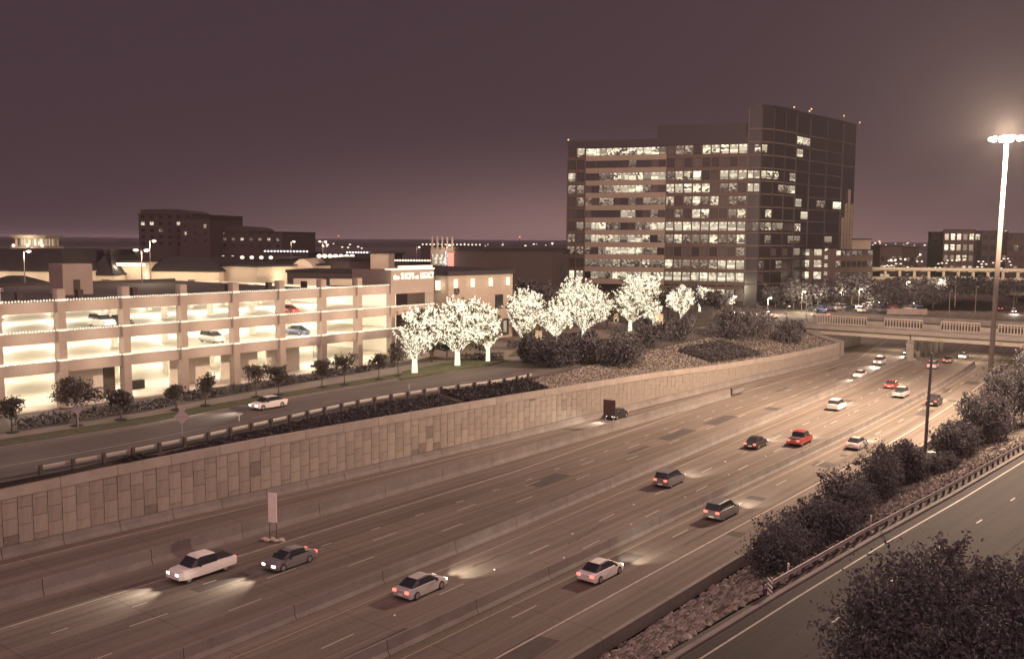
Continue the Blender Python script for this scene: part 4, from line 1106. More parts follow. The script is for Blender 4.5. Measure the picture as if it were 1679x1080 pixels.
# ------------------------------------------------------------------ high mast and poles
def lattice_mast():
    p = G(1619, 668, 3.0); zt = ZFOR(229, p.x, p.y)
    r = thing('high_mast_light', 'tall tapered mast carrying a ring of glowing floodlamps', 'mast light', (p.x, p.y, 0))
    MB().tube([(0, 0, 0), (0.35, 0, zt * 0.5), (0.75, 0, zt + 0.3)], [0.40, 0.33, 0.25], 12).build('pole', M_mast, r, smooth=True, local=True)
    MB().tube([(0, 0, 0), (0, 0, 3.4)], [0.95, 0.9], 10).build('base_plate', M_conc, r, local=True)
    tp = Vector((0.75, 0, zt))
    ringpts = [tp + Vector((1.7 * math.cos(2 * math.pi * k / 16), 1.7 * math.sin(2 * math.pi * k / 16), 0.35)) for k in range(17)]
    MB().tube(ringpts, 0.06, 6).build('ring', M_mast, r, local=True)
    for k in range(10):
        a = 2 * math.pi * k / 10 + 0.2; q = tp + Vector((2.1 * math.cos(a), 2.1 * math.sin(a), 0.1))
        ar = MB().tube([tp + Vector((0.25 * math.cos(a), 0.25 * math.sin(a), 0.35)), q + Vector((0, 0, 0.25))], 0.05, 5).build('lamp_arm', M_mast, r, local=True)
        hd = MB().ball(q, (0.36, 0.36, 0.3), 10, 6).build('floodlamp', M_head, r, smooth=True, local=True)
    lamp('mast_light', tp + Vector((0, 0, 1.0)), 760000, (1.0, 0.72, 0.52), 0.9, r)
    return r
lattice_mast()
p = G(1516, 752, 2.6)
r = thing('utility_pole', 'plain dark pole rising from the right-hand shrubs', 'pole', p)
zt = ZFOR(580, p.x, p.y) - p.z
MB().tube([(0, 0, -0.4), (0.1, 0, zt * 0.5), (0.28, 0, zt)], [0.19, 0.17, 0.13], 10).build('shaft', M_darkpole, r, smooth=True, local=True)
MB().ball((0.28, 0, zt), (0.15, 0.15, 0.1), 8, 4).build('cap', M_darkpole, r, local=True)
MB().box((0, 0, 0.1), (0.5, 0.5, 0.25)).build('footing', M_conc, r, local=True)
p = G(1526, 757, 2.6)
r = thing('utility_cabinet', 'small grey cabinet at the foot of the dark pole', 'cabinet', p, 0.3)
MB().box((0, 0, 0.55), (0.45, 0.3, 0.6)).build('case', M_steel, r, local=True, bevel=0.03); MB().box((0, -0.31, 0.55), (0.36, 0.01, 0.5)).build('door', M_signback, r, local=True)

# street lamps: post, arm and glowing head; (px, py of head, py of base, depth, double?, label)
LAMP_COUNT = 0
def street_lamp(label, px, ph, Y, zg=7.0, double=False, power=0, group=None, mat=None, size=0.55, arm=1):
    b = AT(px, Y, zg); zt = ZFOR(ph, b.x, Y) - zg
    r = thing('street_lamp', label, 'street lamp', b, 0.0, group)
    mb = MB(); mb.tube([(0, 0, 0), (0, 0, zt)], [0.13, 0.08], 7); mb.build('post', M_mast, r, local=True)
    for sx in ((arm, -arm) if double else (arm,)):
        MB().tube([(0, 0, zt - 0.1), (sx * 0.9 * size * 2, 0, zt + 0.1)], 0.05, 5).build('arm', M_mast, r, local=True)
        MB().ball((sx * 0.95 * size * 2, 0, zt), (size, size * .7, size * .5), 8, 5).build('lamp_head', mat or M_lamp, r, smooth=True, local=True)
    if power: lamp('lamp_light', (arm * size * 1.6, 0, zt - 0.8), power, (1.0, 0.82, 0.58), 0.4, r)
    return r
for a in ((38, 412, 190, 'street lamp left of the lit rooftop lantern', 2500, False), (231, 410, 178, 'double-headed lamp over the garage roof deck near the bright gable', 2200, True), (245, 395, 215, 'taller lamp right behind the double-headed one', 2500, False),
          (477, 396, 330, 'lone lamp left of the pair above the mall roofs', 1500, False), (529, 396, 330, 'twin-headed lamp above the mall roofs beside the arched one', 1500, True), (732, 402, 300, 'small lamp on the pale cinema-like facade roof', 700, False),
          (683, 405, 380, 'small lamp left of the cinema-like facade', 600, False), (1552, 400, 420, 'pale lamp on the roof terrace left of the right-hand office block', 700, False), (1506, 417, 420, 'pale lamp between the low blocks', 700, False), (1605, 418, 420, 'pale lamp in front of the right-hand office block', 700, False)):
    street_lamp(a[3], a[0], a[1], a[2], 7.0 if a[2] != 178 else 18.5, a[5], a[4])
street_lamp('unlit bare lamp post at the left of the bridge', 1326, 483, 252, 7.0, mat=M_signback, size=0.3)
street_lamp('short post with a glowing head near the bridge corner', 1294, 502, 250, 7.0, size=0.32)
for px, ph, Y, lb in ((1513, 452, 330, 'slim post in front of the dark trees beyond the bridge'), (1571, 447, 330, 'slim post right of the other one before the dark trees'), (1562, 477, 290, 'tan curved-top post beside the dark wedge beyond the bridge'), (1605, 470, 300, 'tan straight post on the lit slope beyond the bridge'), (1638, 465, 320, 'tan post by the raised ramp'), (1668, 464, 330, 'tan post at the frame edge beyond the raised ramp')):
    street_lamp(lb, px, ph, Y, 5.0, mat=M_signback, size=0.3)

# ------------------------------------------------------------------ office tower
WIN = {}
def win_mesh(w, h):
    k = (round(w, 2), round(h, 2))
    if k not in WIN:
        me = bpy.data.meshes.new('window'); mb = MB().box((0, 0, 0), (w / 2, 0.06, h / 2))
        me.from_pydata(mb.v, [], mb.f); me.materials.append(M_glassd); WIN[k] = me
    return WIN[k]
WM = {'.': None, 'd': M_litd, 'l': M_litl, 'b': M_litb, 'g': M_glassd2}
def facade_windows(parent, A, B, pats, z0, dz, wh, mull=0.25, lift=0.08, every_dark=True):
    A = Vector((A[0], A[1], 0)); B = Vector((B[0], B[1], 0)); u = (B - A); L = u.length; u.normalize(); n = Vector((u.y, -u.x, 0)); rz = math.atan2(u.y, u.x)
    for k, pat in enumerate(pats):
        cw = L / len(pat)
        for i, c in enumerate(pat):
            if c == ' ' or (c == '.' and not every_dark): continue
            q = A + u * (cw * (i + 0.5)) + n * lift; q.z = z0 + dz * k
            o = place('window', win_mesh(cw - mull, wh), parent, q - parent.location, rz, WM[c])
P2 = AT(1222, 300); du = Vector((-0.948, 0.318, 0)); tl = 58.4
P0 = P2 + du * tl; Pa = P2 + du * (tl - 6.0); Pb = P2 + du * 25.4
tower = thing('office_tower', 'tall dark office tower with lit windows and tan bands', 'office tower', (P2.x, P2.y, 7.0))
FLZ = [15.9 + 4.03 * k for k in range(11)]
ROOF = ZFOR(232, P0.x, P0.y)
nb = Vector((du.y, -du.x, 0)) * -1            # towards the back
nb = Vector((0.318, 0.948, 0))
back = 34.0
mb = MB(); poly = [P0, P2, P2 + nb * back, P0 + nb * back]
mb.prism([(q.x, q.y) for q in poly][::-1], 7.0, ROOF - 0.01); mb.build('core', M_glassd, tower)
mb = MB()
A_, B_ = AT(1076, 1), AT(1240, 1)
ph0 = P2 + du * 29 + nb * 3; ph1 = P2 - du * 3 + nb * 3
mb.prism([(q.x, q.y) for q in (ph0, ph0 + nb * 26, ph1 + nb * 26, ph1)], ROOF, ZFOR(206, ph0.x, ph0.y)); mb.build('penthouse', M_glassd, tower)
def tband(name, mat, A, B, z0, z1, t=0.5, off=0.0): return MB().wbox(A, B, t, z0, z1, -off - t).build(name, mat, tower)
# note: facade line A->B runs left to right, outward normal to the viewer
for k, z in enumerate(FLZ):
    sp0, sp1 = z - 2.85, z - 1.18
    tband('spandrel', M_spandrel, Pa, Pb, sp0, sp1, 0.45)
    tband('spandrel', M_grid, Pb, P2, z - 2.55, z - 1.45, 0.32)
    tband('spandrel', M_grid, P0, Pa, z - 2.55, z - 1.45, 0.34)
tband('parapet', M_glassd, P0, P2, FLZ[-1] + 1.5, ROOF, 0.4)
for i in range(10):
    q = Pb + (P2 - Pb) * (i / 9); q2 = q + (P2 - Pb).normalized() * 0.3
    tband('mullion', M_grid, q - (P2 - Pb).normalized() * 0.2, q2 - (P2 - Pb).normalized() * 0.1, 12.0, FLZ[-1] + 1.4, 0.4, 0.0)
for q in (P0, (P0 + Pa) / 2, Pa): tband('mullion', M_grid, q - du * -0.0, q + du * -0.45, 7.0, FLZ[-1] + 1.4, 0.48)
for t in (0.14, 0.43, 0.72): 
    q = Pa + (Pb - Pa) * t; tband('mullion', M_grid, q, q + (Pb - Pa).normalized() * 0.12, 13.0, FLZ[-1] + 1.4, 0.2)
banded = ['.lddlldllll', 'ddddldddldd', 'dgdlbbbldd.', 'dlllldbbl.d', 'dlldd.gddbb', 'g....bl.gdg', 'dgddg.dgddd', 'g.ddlbbbdgg', '..ddlbbldbb', '.....gd..g.', 'bbllllllbld']
grid = ['bbbbbbbbb', 'lddddlbbb', 'g.g.g.ggd', 'dldddlddl', 'bbbbbbbbb', 'gdgblggdl', 'lgdldlgdd', 'lllllgddg', 'dllb.gbbl', '.g.g..g.g', 'gdd.lllbb']
strip2 = ['bb', 'gg', 'dd', 'dg', 'gd', 'gg', 'gd', 'dd', 'b.', '..', '.l']
facade_windows(tower, Pa, Pb, banded, FLZ[0], 4.03, 2.3, 0.1, 0.07)
facade_windows(tower, Pb, P2, grid, FLZ[0], 4.03, 2.75, 0.42, 0.07)
facade_windows(tower, P0, Pa, strip2, FLZ[0], 4.03, 2.7, 0.5, 0.07)
facade_windows(tower, Pb, P2, ['gdlbblldg'], 10.2, 1, 3.6, 0.5, 0.07)
MB().wbox(Pb - nb * 1.5, P2 - nb * 1.5, 1.5, 12.2, 12.9).build('canopy', M_grid, tower)
# curved dark wing: taller, mostly unlit glass
cur = [P2, AT(1243, 299), AT(1263, 301.5), AT(1282, 306), AT(1300, 312), AT(1322, 320), AT(1350, 329), AT(1376, 338), AT(1397, 347)]
wing_top = ZFOR(181, cur[4].x, cur[4].y)
b0 = cur[-1] + Vector((2, 40, 0)); b1 = P2 + nb * 34
ring = [(q.x, q.y) for q in cur] + [(b0.x, b0.y), (b1.x, b1.y)]
MB().prism(ring, 7.0, wing_top).build('curved_wing', M_glassd, tower)
for a, b in zip(cur[:-1], cur[1:]):
    for k in range(14):
        z = FLZ[0] + 4.03 * k
        if z + 2 > wing_top: break
        dim = a.x > cur[4].x - 1
        MB().wbox(a, b, 0.12, z - 2.2, z - 1.75, -0.13).build('floor_edge', M_grid if not dim else M_glassd2, tower)
    v = (b - a).normalized()
    MB().wbox(a, a + v * 0.3, 0.25, 7.0, wing_top - 1, -0.26).build('mullion', M_glassd2, tower)
wing = {1: ['g.', 'd.', '..', '.d', 'dl', '.l', '..', '..', 'll', '..', 'l.'], 0: ['..', '..', '..', '..', 'gd', '..', '..', 'lb', 'bl', '..', '.l'], 2: ['..', '.d', 'g.', '..', 'dd', '..', '..', '.d', 'l.', '..', '..'], 3: ['..', '..', 'g.', '.d', 'gg', '..', '..', 'dl', '.l', '..', '..'], 4: ['..', '..', 'd.', 'd.', 'l.', '.l', 'b.', '..', '..', '..', 'b.', 'll', '..'], 5: ['..', '..', '..', '..', '..', '..', '.d', '..', '..', '..', '..', '..'], 6: ['..', '..', '..', 'd.', '..', '..', '.b', '..', '..', '..']}
for i, pats in wing.items(): facade_windows(tower, cur[i], cur[i + 1], pats, FLZ[0], 4.03, 2.4, 0.3, 0.1, every_dark=False)
for k in range(4):
    q = cur[7] + (cur[8] - cur[7]) * (0.1 + 0.22 * k); v = (cur[8] - cur[7]).normalized()
    MB().wbox(q, q + v * 0.35, 0.8, 9, 46 - 5 * abs(k - 2), -0.85).build('fin', M_spandrel, tower)
fl = cur[8] - Vector((3, 6, 0)); lamp('fin_uplight', Vector((fl.x, fl.y, 9)) - tower.location, 1800, (1, .66, .42), 0.5, tower)
for px, py, m in ((1241, 178, M_red), (1295, 176, M_amber), (1323, 179, M_amber), (1376, 190, M_amber), (1402, 201, M_amber), (1320, 196, M_amber), (933, 234, M_amber)):
    q = cur[0] if px < 1000 else AT(px, 352 if px > 1340 else 318)
    if px < 1000: q = P0 + nb * 0.8
    zz = ZFOR(py, q.x, q.y); zb = ROOF if px < 1000 else wing_top
    if zz < zb + 0.4: zz = zb + 0.6
    f = MB().tube([(q.x, q.y, zb - 0.3), (q.x, q.y, zz)], 0.06, 5).build('beacon_mast', M_darkpole, tower)
    MB().ball((q.x, q.y, zz), 0.3, 8, 5).build('beacon', m, f)

# ------------------------------------------------------------------ other buildings
def block(name, label, A, B, ytop, zg, dep, mat, pats=None, wh=2.0, wmull=0.5, cat='building', zfirst=None, dz=3.9, roof=None, pyref=None, group=None, z1=None):
    A, B = AT(*A), AT(*B)
    z1 = z1 or ZFOR(ytop, B.x if pyref is None else A.x, B.y if pyref is None else A.y)
    r = thing(name, label, cat, (A.x, A.y, zg), 0, group)
    MB().wbox(A, B, dep, zg, z1).build('wall', mat, r)
    u = (B - A).normalized(); n = Vector((-u.y, u.x, 0))
    MB().wbox(A - u * 0.3 - n * 0.3, B + u * 0.3 - n * 0.3, dep + 0.6, z1 + 0.003, z1 + 0.45).build('roof', roof or M_darkroof, r)
    if pats: facade_windows(r, A, B, pats, zfirst or zg + 2.2, dz, wh, wmull, 0.07)
    return r, A, B, z1
def uplight(r, q, power, z, col=(1.0, 0.80, 0.55)): lamp('wall_light', Vector((q.x, q.y, z)) - r.location, power, col, 0.4, r)
# beige building with sconces and emblem, right of the garage
A, B, C = AT(700, 186), AT(735, 184), AT(841, 201)
bz = ZFOR(452, B.x, B.y)
bg_ = thing('beige_building', 'two-storey beige building with lit wall sconces and a round emblem', 'building', (B.x, B.y, 6.8))
MB().prism([(q.x, q.y) for q in (A, B, C, C + Vector((-20, 30, 0)), A + Vector((-10, 34, 0)))], 6.7, bz).build('wall', M_tan, bg_)
MB().prism([(q.x, q.y) for q in (A + Vector((-.5, -.5, 0)), B + Vector((0, -.7, 0)), C + Vector((.6, -.5, 0)), C + Vector((-20, 31, 0)), A + Vector((-10, 35, 0)))], bz + 0.004, bz + 0.8).build('roof', M_darkroof, bg_)
u = (C - B).normalized(); n = Vector((u.y, -u.x, 0))
for t in (0.09, 0.34, 0.62, 0.9):
    q = B + u * ((C - B).length * t) + n * 0.3; zz = bz - 1.6
    MB().box((q.x, q.y, zz), (0.42, 0.25, 0.85), (u, n, Vector((0, 0, 1)))).build('sconce', M_bulb, bg_, bevel=0.08)
    lamp('sconce_light', Vector((q.x, q.y, zz)) + n * 0.9 - bg_.location, 75, (1.0, .8, .6), 0.4, bg_)
q = A + (B - A) * 0.5 + Vector((0.1, -0.35, 0)); MB().box((q.x, q.y, bz - 1.9), (0.5, 0.25, 0.95)).build('sconce', M_bulb, bg_, bevel=0.08); lamp('sconce_light', Vector((q.x, q.y - 1, bz - 1.9)) - bg_.location, 160, (1, .82, .58), 0.4, bg_)
q = B + u * ((C - B).length * 0.115) + n * 0.12; zz = ZFOR(477, q.x, q.y)
def disc(name, c, rad, mat, parent, thick=0.1, hole=0.0):
    mb = MB(); k = 24; 
    for sgn in (0, thick):
        for rr in (rad, hole):
            for j in range(k): a = 2 * math.pi * j / k; mb.v.append(tuple(Vector(c) + u * (rr * math.cos(a)) + Vector((0, 0, rr * math.sin(a))) + n * sgn))
    for j in range(k):
        j2 = (j + 1) % k
        mb.f += [(2 * k + j, 2 * k + j2, 3 * k + j2, 3 * k + j), (j, 2 * k + j, 2 * k + j2, j2)[::-1], (k + j, k + j2, 3 * k + j2, 3 * k + j)]
    return mb.build(name, mat, parent)
em = disc('emblem', (q.x, q.y, zz), 0.72, M_brown, bg_, 0.14, 0.5)
MB().box((q.x + n.x * .05, q.y + n.y * .05, zz), (0.5, 0.03, 0.07), (u, n, Vector((0, 0, 1)))).build('emblem_bar', M_brown, em)
MB().box((q.x + n.x * .05, q.y + n.y * .05, zz - .1), (0.07, 0.028, 0.42), (u, n, Vector((0, 0, 1)))).build('emblem_bar', M_brown, em)
q = B + u * ((C - B).length * 0.77) + n * 0.1; zz = ZFOR(494, q.x, q.y)
wf = MB().box((q.x, q.y, zz), (1.25, 0.1, 1.45), (u, n, Vector((0, 0, 1)))).build('window', M_darkroof, bg_)
for i in range(3):
    for j in range(2):
        c = q + u * (-0.8 + 0.8 * i) + n * 0.12; MB().box((c.x, c.y, zz - 0.75 + 1.45 * j + (0.0 if j else -0.05)), (0.34, 0.02, 0.62 if j else 0.45), (u, n, Vector((0, 0, 1)))).build('pane', M_carglass, wf)
q = B + u * ((C - B).length * 0.86) + n * 0.1; MB().box((q.x, q.y, 9.0), (1.4, 0.1, 1.7), (u, n, Vector((0, 0, 1)))).build('entrance', M_darkroof, bg_)
q2 = q + n * 0.15; MB().box((q2.x, q2.y, 9.1), (0.5, 0.05, 1.2), (u, n, Vector((0, 0, 1)))).build('door', M_litb, bg_)

# mall buildings behind the garage
def mall(label, A, B, ytop, mat, power=0, nl=2, dep=24, roofh=None, pats=None, wh=1.8, py2=None):
    r, a, b, z1 = block('mall_building', label, A, B, ytop, 7.0, dep, mat, pats, wh, 1.2, zfirst=16.2 if pats else None, group=None)
    u = (b - a).normalized(); n = Vector((u.y, -u.x, 0))
    if roofh:
        ins = 4.0; mb = MB()
        q = [a + n * .5, b + n * .5, b - n * dep, a - n * dep]; t = [a + u * ins - n * ins, b - u * ins - n * ins, b - u * ins - n * (dep - ins), a + u * ins - n * (dep - ins)]
        mb.add([(p.x, p.y, z1 + .46) for p in q] + [(p.x, p.y, z1 + roofh) for p in t], [(0, 1, 5, 4), (1, 2, 6, 5), (2, 3, 7, 6), (3, 0, 4, 7), (4, 5, 6, 7)])
        mb.build('pitched_roof', M_darkroof, r)
    for k in range(nl if power else 0):
        q = a + (b - a) * ((k + 0.5) / nl) + n * 3.2
        uplight(r, q, power, z1 - 1.0)
    return r, a, b, z1
r, a, b, z1 = mall('cream mall wing at the frame edge with a dark hipped roof', (-60, 215), (108, 211), 446, M_cream, 420, 4, roofh=5)
for px in (54, 68, 81):
    q = AT(px, 209); zz = ZFOR(468, q.x, q.y); MB().ball((q.x, q.y, zz), 0.6, 10, 6).build('globe_lamp', M_lamp, r, smooth=True)
q = AT(91, 211.5); MB().box((q.x, q.y, 15.0), (0.85, 0.3, 2.0)).build('door', M_brown, r)
r, a, b, z1 = mall('low dark pavilion with a hipped roof against the cream mall wing', (-40, 196), (38, 195), 471, M_brown, 0, roofh=2.2, dep=10)
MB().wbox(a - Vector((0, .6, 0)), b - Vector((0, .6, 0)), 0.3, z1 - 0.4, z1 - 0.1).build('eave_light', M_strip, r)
r, a, b, z1 = mall('low cream link building with dark doorway and steep roof', (140, 222), (184, 222), 452, M_cream, 300, 2, roofh=6)
q = AT(171, 221.8); MB().box((q.x, q.y, 15.5), (0.85, 0.3, 1.9)).build('door', M_brown, r)
r, a, b, z1 = mall('tallest bright cream mall block lit along its cornice', (166, 230), (237, 228), 430, M_cream, 650, 3, dep=30)
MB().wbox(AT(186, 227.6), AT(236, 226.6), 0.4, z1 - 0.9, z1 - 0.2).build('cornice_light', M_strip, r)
q = AT(244, 227); 
r, a, b, z1 = mall('long low cream mall wing with square dark doors', (238, 231), (357, 229), 446, M_cream, 380, 4, roofh=3.5)
for px in (245, 312): q = AT(px, 229.5); MB().box((q.x, q.y, 15.6), (0.75, 0.3, 1.6)).build('door', M_brown, r)
r, a, b, z1 = mall('pale rounded mall corner with a bright doorway', (357, 234), (420, 226), 438, M_cream, 240, 3, dep=26)
q = AT(433, 221); lamp('doorway_light', Vector((q.x, q.y, 14)) - r.location, 700, (1, .85, .6), .5, r); MB().ball((q.x, q.y + 2, 14), 1.0, 10, 6).build('doorway_lamp', M_lamp, r)
r, a, b, z1 = mall('pale mall block under the arched roof', (420, 232), (532, 236), 447, M_cream, 380, 4, dep=24)
a2, b2 = AT(474, 236), AT(516, 237); zc = z1 + .46; mb = MB(); k = 12
for j in range(k + 1):
    t = j / k; q = a2 + (b2 - a2) * t; hh = 2.9 * math.sin(math.pi * t) ** 0.8
    mb.v += [(q.x, q.y, zc + hh), (q.x, q.y + 18, zc + hh)]
mb.f = [(2 * j, 2 * j + 1, 2 * j + 3, 2 * j + 2) for j in range(k)] + [tuple(2 * j for j in range(k + 1))]
o = mb.build('barrel_roof', M_cream, r); lamp('arch_light', Vector((AT(492, 231).x, 230, zc)) - r.location, 500, (1, .85, .6), .5, r)
r, a, b, z1 = mall('dark flat-roofed mall block with a bright canopy edge', (533, 246), (608, 246), 427, M_brown, 0, dep=30)
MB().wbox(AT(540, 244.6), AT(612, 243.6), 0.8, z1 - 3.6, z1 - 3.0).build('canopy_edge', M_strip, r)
mall('tan mall tower block standing proud of the dark roofline', (607, 240), (637, 240), 416, M_tan, 260, 1, dep=12)
r, a, b, z1 = mall('low mall wing with awnings directly behind the garage right end', (470, 214), (700, 206), 449, M_brown, 0, dep=14)
for x0, x1 in ((480, 524), (540, 580), (600, 642)):
    MB().wbox(AT(x0, 206), AT(x1, 205.5), 1.2, z1 - 2.6, z1 - 1.2).build('awning', M_cream, r); q = AT((x0 + x1) / 2, 202); lamp('awning_light', Vector((q.x, q.y, z1 - 3.4)) - r.location, 260, (1, .85, .6), .4, r)
r, a, b, z1 = mall('cinema-like facade with stripes of coloured light and a finned crown', (706, 305), (746, 305), 405, M_tan, 0, dep=20)
for k in range(5):
    q = AT(709 + 8.2 * k, 304); MB().box((q.x, q.y, z1 + 1.4), (0.25, 0.4, 1.9)).build('fin', M_tan, r)
for k, (mt, py) in enumerate(((M_litb, 419), (M_litl, 424), (M_litb, 430), (M_litd, 436))):
    q = AT(722, 304.2); zz = ZFOR(py, q.x, q.y); MB().box((q.x, q.y, zz), (2.6, 0.12, 0.45)).build('window', mt, r)
q = AT(739, 304.2); MB().box((q.x, q.y, ZFOR(427, q.x, q.y)), (1.0, 0.12, 2.4)).build('neon_panel', M_red, r)
q = AT(731, 304.2); MB().box((q.x, q.y, ZFOR(425, q.x, q.y)), (0.25, 0.12, 2.6)).build('neon_panel', M_lampblue, r)
lamp('facade_light', Vector((AT(725, 298).x, 298, 20)) - r.location, 900, (1, .85, .75), .5, r)
r, a, b, z1 = block('dark_warehouse', 'large plain dark brown box building left of the office tower', (746, 300), (906, 292), 412, 7.0, 50, M_brown)
a, b = AT(905, 291), AT(932, 318)
r, a, b, z1 = block('link_block', 'narrow block with dark vertical slots beside the office tower', (904, 296), (931, 314), 416, 7.0, 12, M_grid)
for k in range(3): q = a + (b - a) * (0.2 + .3 * k); MB().box((q.x + .3, q.y - .4, 15), (0.6, 0.4, 5.0)).build('slot_window', M_glassd, r)
# lit rooftop lantern on a dark tower, far left
q0 = AT(61, 262); zb, zt = ZFOR(406, q0.x, 262), ZFOR(391, q0.x, 262)
lt = thing('lantern_tower', 'dark clock-like tower topped by a glowing colonnaded lantern', 'tower', (q0.x, 262, 7.0))
MB().box((q0.x, 262, (7 + zb) / 2 - .2), (4.4, 4.4, (zb - 7) / 2 - .2)).build('shaft', M_brown, lt)
MB().box((q0.x, 262, zb + .05), (4.9, 4.9, 0.35)).build('ledge', M_tan, lt)
MB().box((q0.x, 262, (zb + zt) / 2 + .2), (3.0, 3.0, (zt - zb) / 2 - .3)).build('lit_room', M_litb, lt)
for i in range(5):
    for j in range(5):
        if i in (0, 4) or j in (0, 4): MB().box((q0.x - 3.8 + 1.9 * i, 262 - 3.8 + 1.9 * j, (zb + zt) / 2 + .2), (0.22, 0.22, (zt - zb) / 2 - .22)).build('pillar', M_cream, lt)
mb = MB(); w0, w1 = 4.2, 5.2
mb.add([(q0.x + sx * w0, 262 + sy * w0, zt) for sx, sy in ((-1, -1), (1, -1), (1, 1), (-1, 1))] + [(q0.x + sx * w1, 262 + sy * w1, zt + .9) for sx, sy in ((-1, -1), (1, -1), (1, 1), (-1, 1))], [(0, 1, 2, 3), (4, 5, 6, 7), (0, 1, 5, 4), (1, 2, 6, 5), (2, 3, 7, 6), (3, 0, 4, 7)]); mb.build('flared_roof', M_cream, lt)
for x in (-3.9, 0, 3.9): MB().ball((q0.x + x, 256.8, zb + .6), 0.45, 8, 5).build('lantern_lamp', M_lamp, lt)
lamp('lantern_light', Vector((q0.x, 255.5, zb + 1.2)) - lt.location, 500, (1, .8, .55), .4, lt)
MB().ball((AT(71, 257).x, 257.4, ZFOR(415, AT(71, 257).x, 257)), (0.75, 0.1, 0.75), 16, 8).build('dial', M_tan, lt)
# distant hotel-like blocks, dark against the glow
def rounded_roof(r, a, b, z, h):
    u = (b - a).normalized(); L = (b - a).length; prof = [(1, 0), (1, h * .9), (L * .3, h), (L * .62, h)]
    prof += [(L * .62 + L * .34 * math.sin(math.pi / 2 * k / 8), h * math.cos(math.pi / 2 * k / 8)) for k in range(1, 9)]
    mb = MB(); n = len(prof)
    for dy in (1.5, 40): mb.v += [(a.x + u.x * x, a.y + u.y * x + dy, z + zz) for x, zz in prof]
    mb.f = [tuple(range(n)), tuple(range(n, 2 * n))[::-1]] + [(i, n + i, n + (i + 1) % n, (i + 1) % n) for i in range(n)]
    mb.build('rounded_roof', M_brown, r)
r, a, b, z1 = block('far_hotel', 'dark distant block with a rounded roof, taller of the two on the skyline', (228, 610), (316, 600), 352, 7.0, 60, M_brown, ['......', '......', '..d...', 'bl..b.', '......'], 2.0, 4.0, zfirst=24, dz=4.2)
rounded_roof(r, a, b, z1 + .46, 3.2)
block('far_hotel', 'dark distant slab block between the rounded roofs', (296, 590), (345, 586), 358, 7.0, 40, M_brown, ['...', 'l..', '..b'], 2.0, 5.0, zfirst=26, dz=4.5)
r, a, b, z1 = block('far_hotel', 'long low distant block with a dotted row of windows', (347, 600), (463, 590), 381, 7.0, 50, M_brown, ['........', 'lddlddld', '.d......'], 1.6, 4.0, zfirst=23.0, dz=4.0)
rounded_roof(r, a, b - (b - a) * .3, z1 + .46, 3.4)
# far low halls whose eaves carry rows of lamps
def lamp_row(name, label, px0, px1, py, Y, n, mat, rr=0.55, drop=5):
    A, B = AT(px0, Y), AT(px1, Y); zz = ZFOR(py, (A.x + B.x) / 2, Y)
    r = thing(name, label, 'building', (A.x, Y, 7.0))
    MB().wbox(A, B, 30, 7, zz - 0.9).build('wall', M_brown, r); MB().wbox(A - Vector((1, .5, 0)), B + Vector((1, -.5, 0)), 31, zz - 0.89, zz - 0.4).build('roof', M_darkroof, r)
    for k in range(n):
        q = A + (B - A) * ((k + .5) / n); MB().ball((q.x, q.y - 0.4, zz), (rr, rr, rr * .8), 8, 5).build('eave_lamp', mat, r)
    return r
lamp_row('far_hall', 'distant low hall with a row of bluish lamps, left one', 432, 506, 412, 420, 14, M_lampw, 0.55)
lamp_row('far_hall', 'distant low hall with a row of bluish lamps, right one', 567, 646, 414, 400, 17, M_lampw, 0.5)
lamp_row('far_hall', 'low dark hall with large white lamps over the mall roofs', 519, 582, 420, 330, 7, M_lamp, 0.9)
lamp_row('far_hall', 'low dark hall with scattered white lamps behind the long mall wing', 358, 452, 422, 300, 6, M_lamp, 0.7)
lamp_row('far_hall', 'strip of small lamps left of the cinema-like facade', 645, 708, 427, 320, 14, M_lamp, 0.42)
lamp_row('far_hall', 'distant line of small lamps above the cinema-like facade', 690, 790, 401, 900, 16, M_lamp, 0.9)

# mid-rise offices beyond the bridge
block('parking_deck', 'mid-rise with brightly lit tall windows right of the office tower', (1292, 322), (1352, 318), 409, 7.0, 40, M_grid, ['lbb', 'lbb', 'bbb', 'bbb'], 2.3, 1.6, zfirst=12.2, dz=3.9, cat='office block')
r, a, b, z1 = block('stair_block', 'narrow brown block with a ladder of small lit windows', (1352, 318), (1372, 319), 408, 7.0, 30, M_grid, ['l  ', 'b  ', 'l  ', 'b  ', 'b  ', 'l  '], 1.2, 0.4, zfirst=11.4, dz=2.7)
r, a, b, z1 = block('office_block', 'dark mid-rise with three lit windows at its edge', (1362, 324), (1432, 330), 411, 7.0, 40, M_grid, ['bdgg..gd', 'bdg....d', 'bd.....d', 'bbddddgd'], 2.0, 0.5, zfirst=12.0, dz=3.9)
block('office_block', 'low tan block with bright top floor behind the dark mid-rise', (1362, 380), (1428, 384), 393, 7.0, 40, M_tan, ['blbblbbl'], 1.8, 0.6, zfirst=22.0)
block('office_block', 'low dark block with a few lit windows before the distant haze', (1444, 430), (1480, 430), 404, 7.0, 30, M_grid, ['lb..', 'd.b.', '.gd.'], 2.0, 1.0, zfirst=12.0, dz=4.0)
block('office_block', 'grey low block next to the few-windowed one', (1480, 470), (1508, 470), 406, 7.0, 30, M_grid, ['gdgd', 'dgdg', 'gdgd'], 2.0, 1.0, zfirst=11.0, dz=4.0)
block('office_block', 'right-hand mid-rise office with warm lit windows', (1547, 415), (1598, 410), 378, 7.0, 40, M_grid, ['bbbbb', '.d.bb', '..bl.', 'lldg.', '.ldgl'], 2.6, 0.9, zfirst=11.5, dz=4.6)
block('office_block', 'dark glass section between the two right-hand office parts', (1598, 412), (1610, 412), 380, 7.0, 30, M_glassd, ['.', '.', '.', '.', 'l'], 2.4, 0.6, zfirst=11.5, dz=4.6)
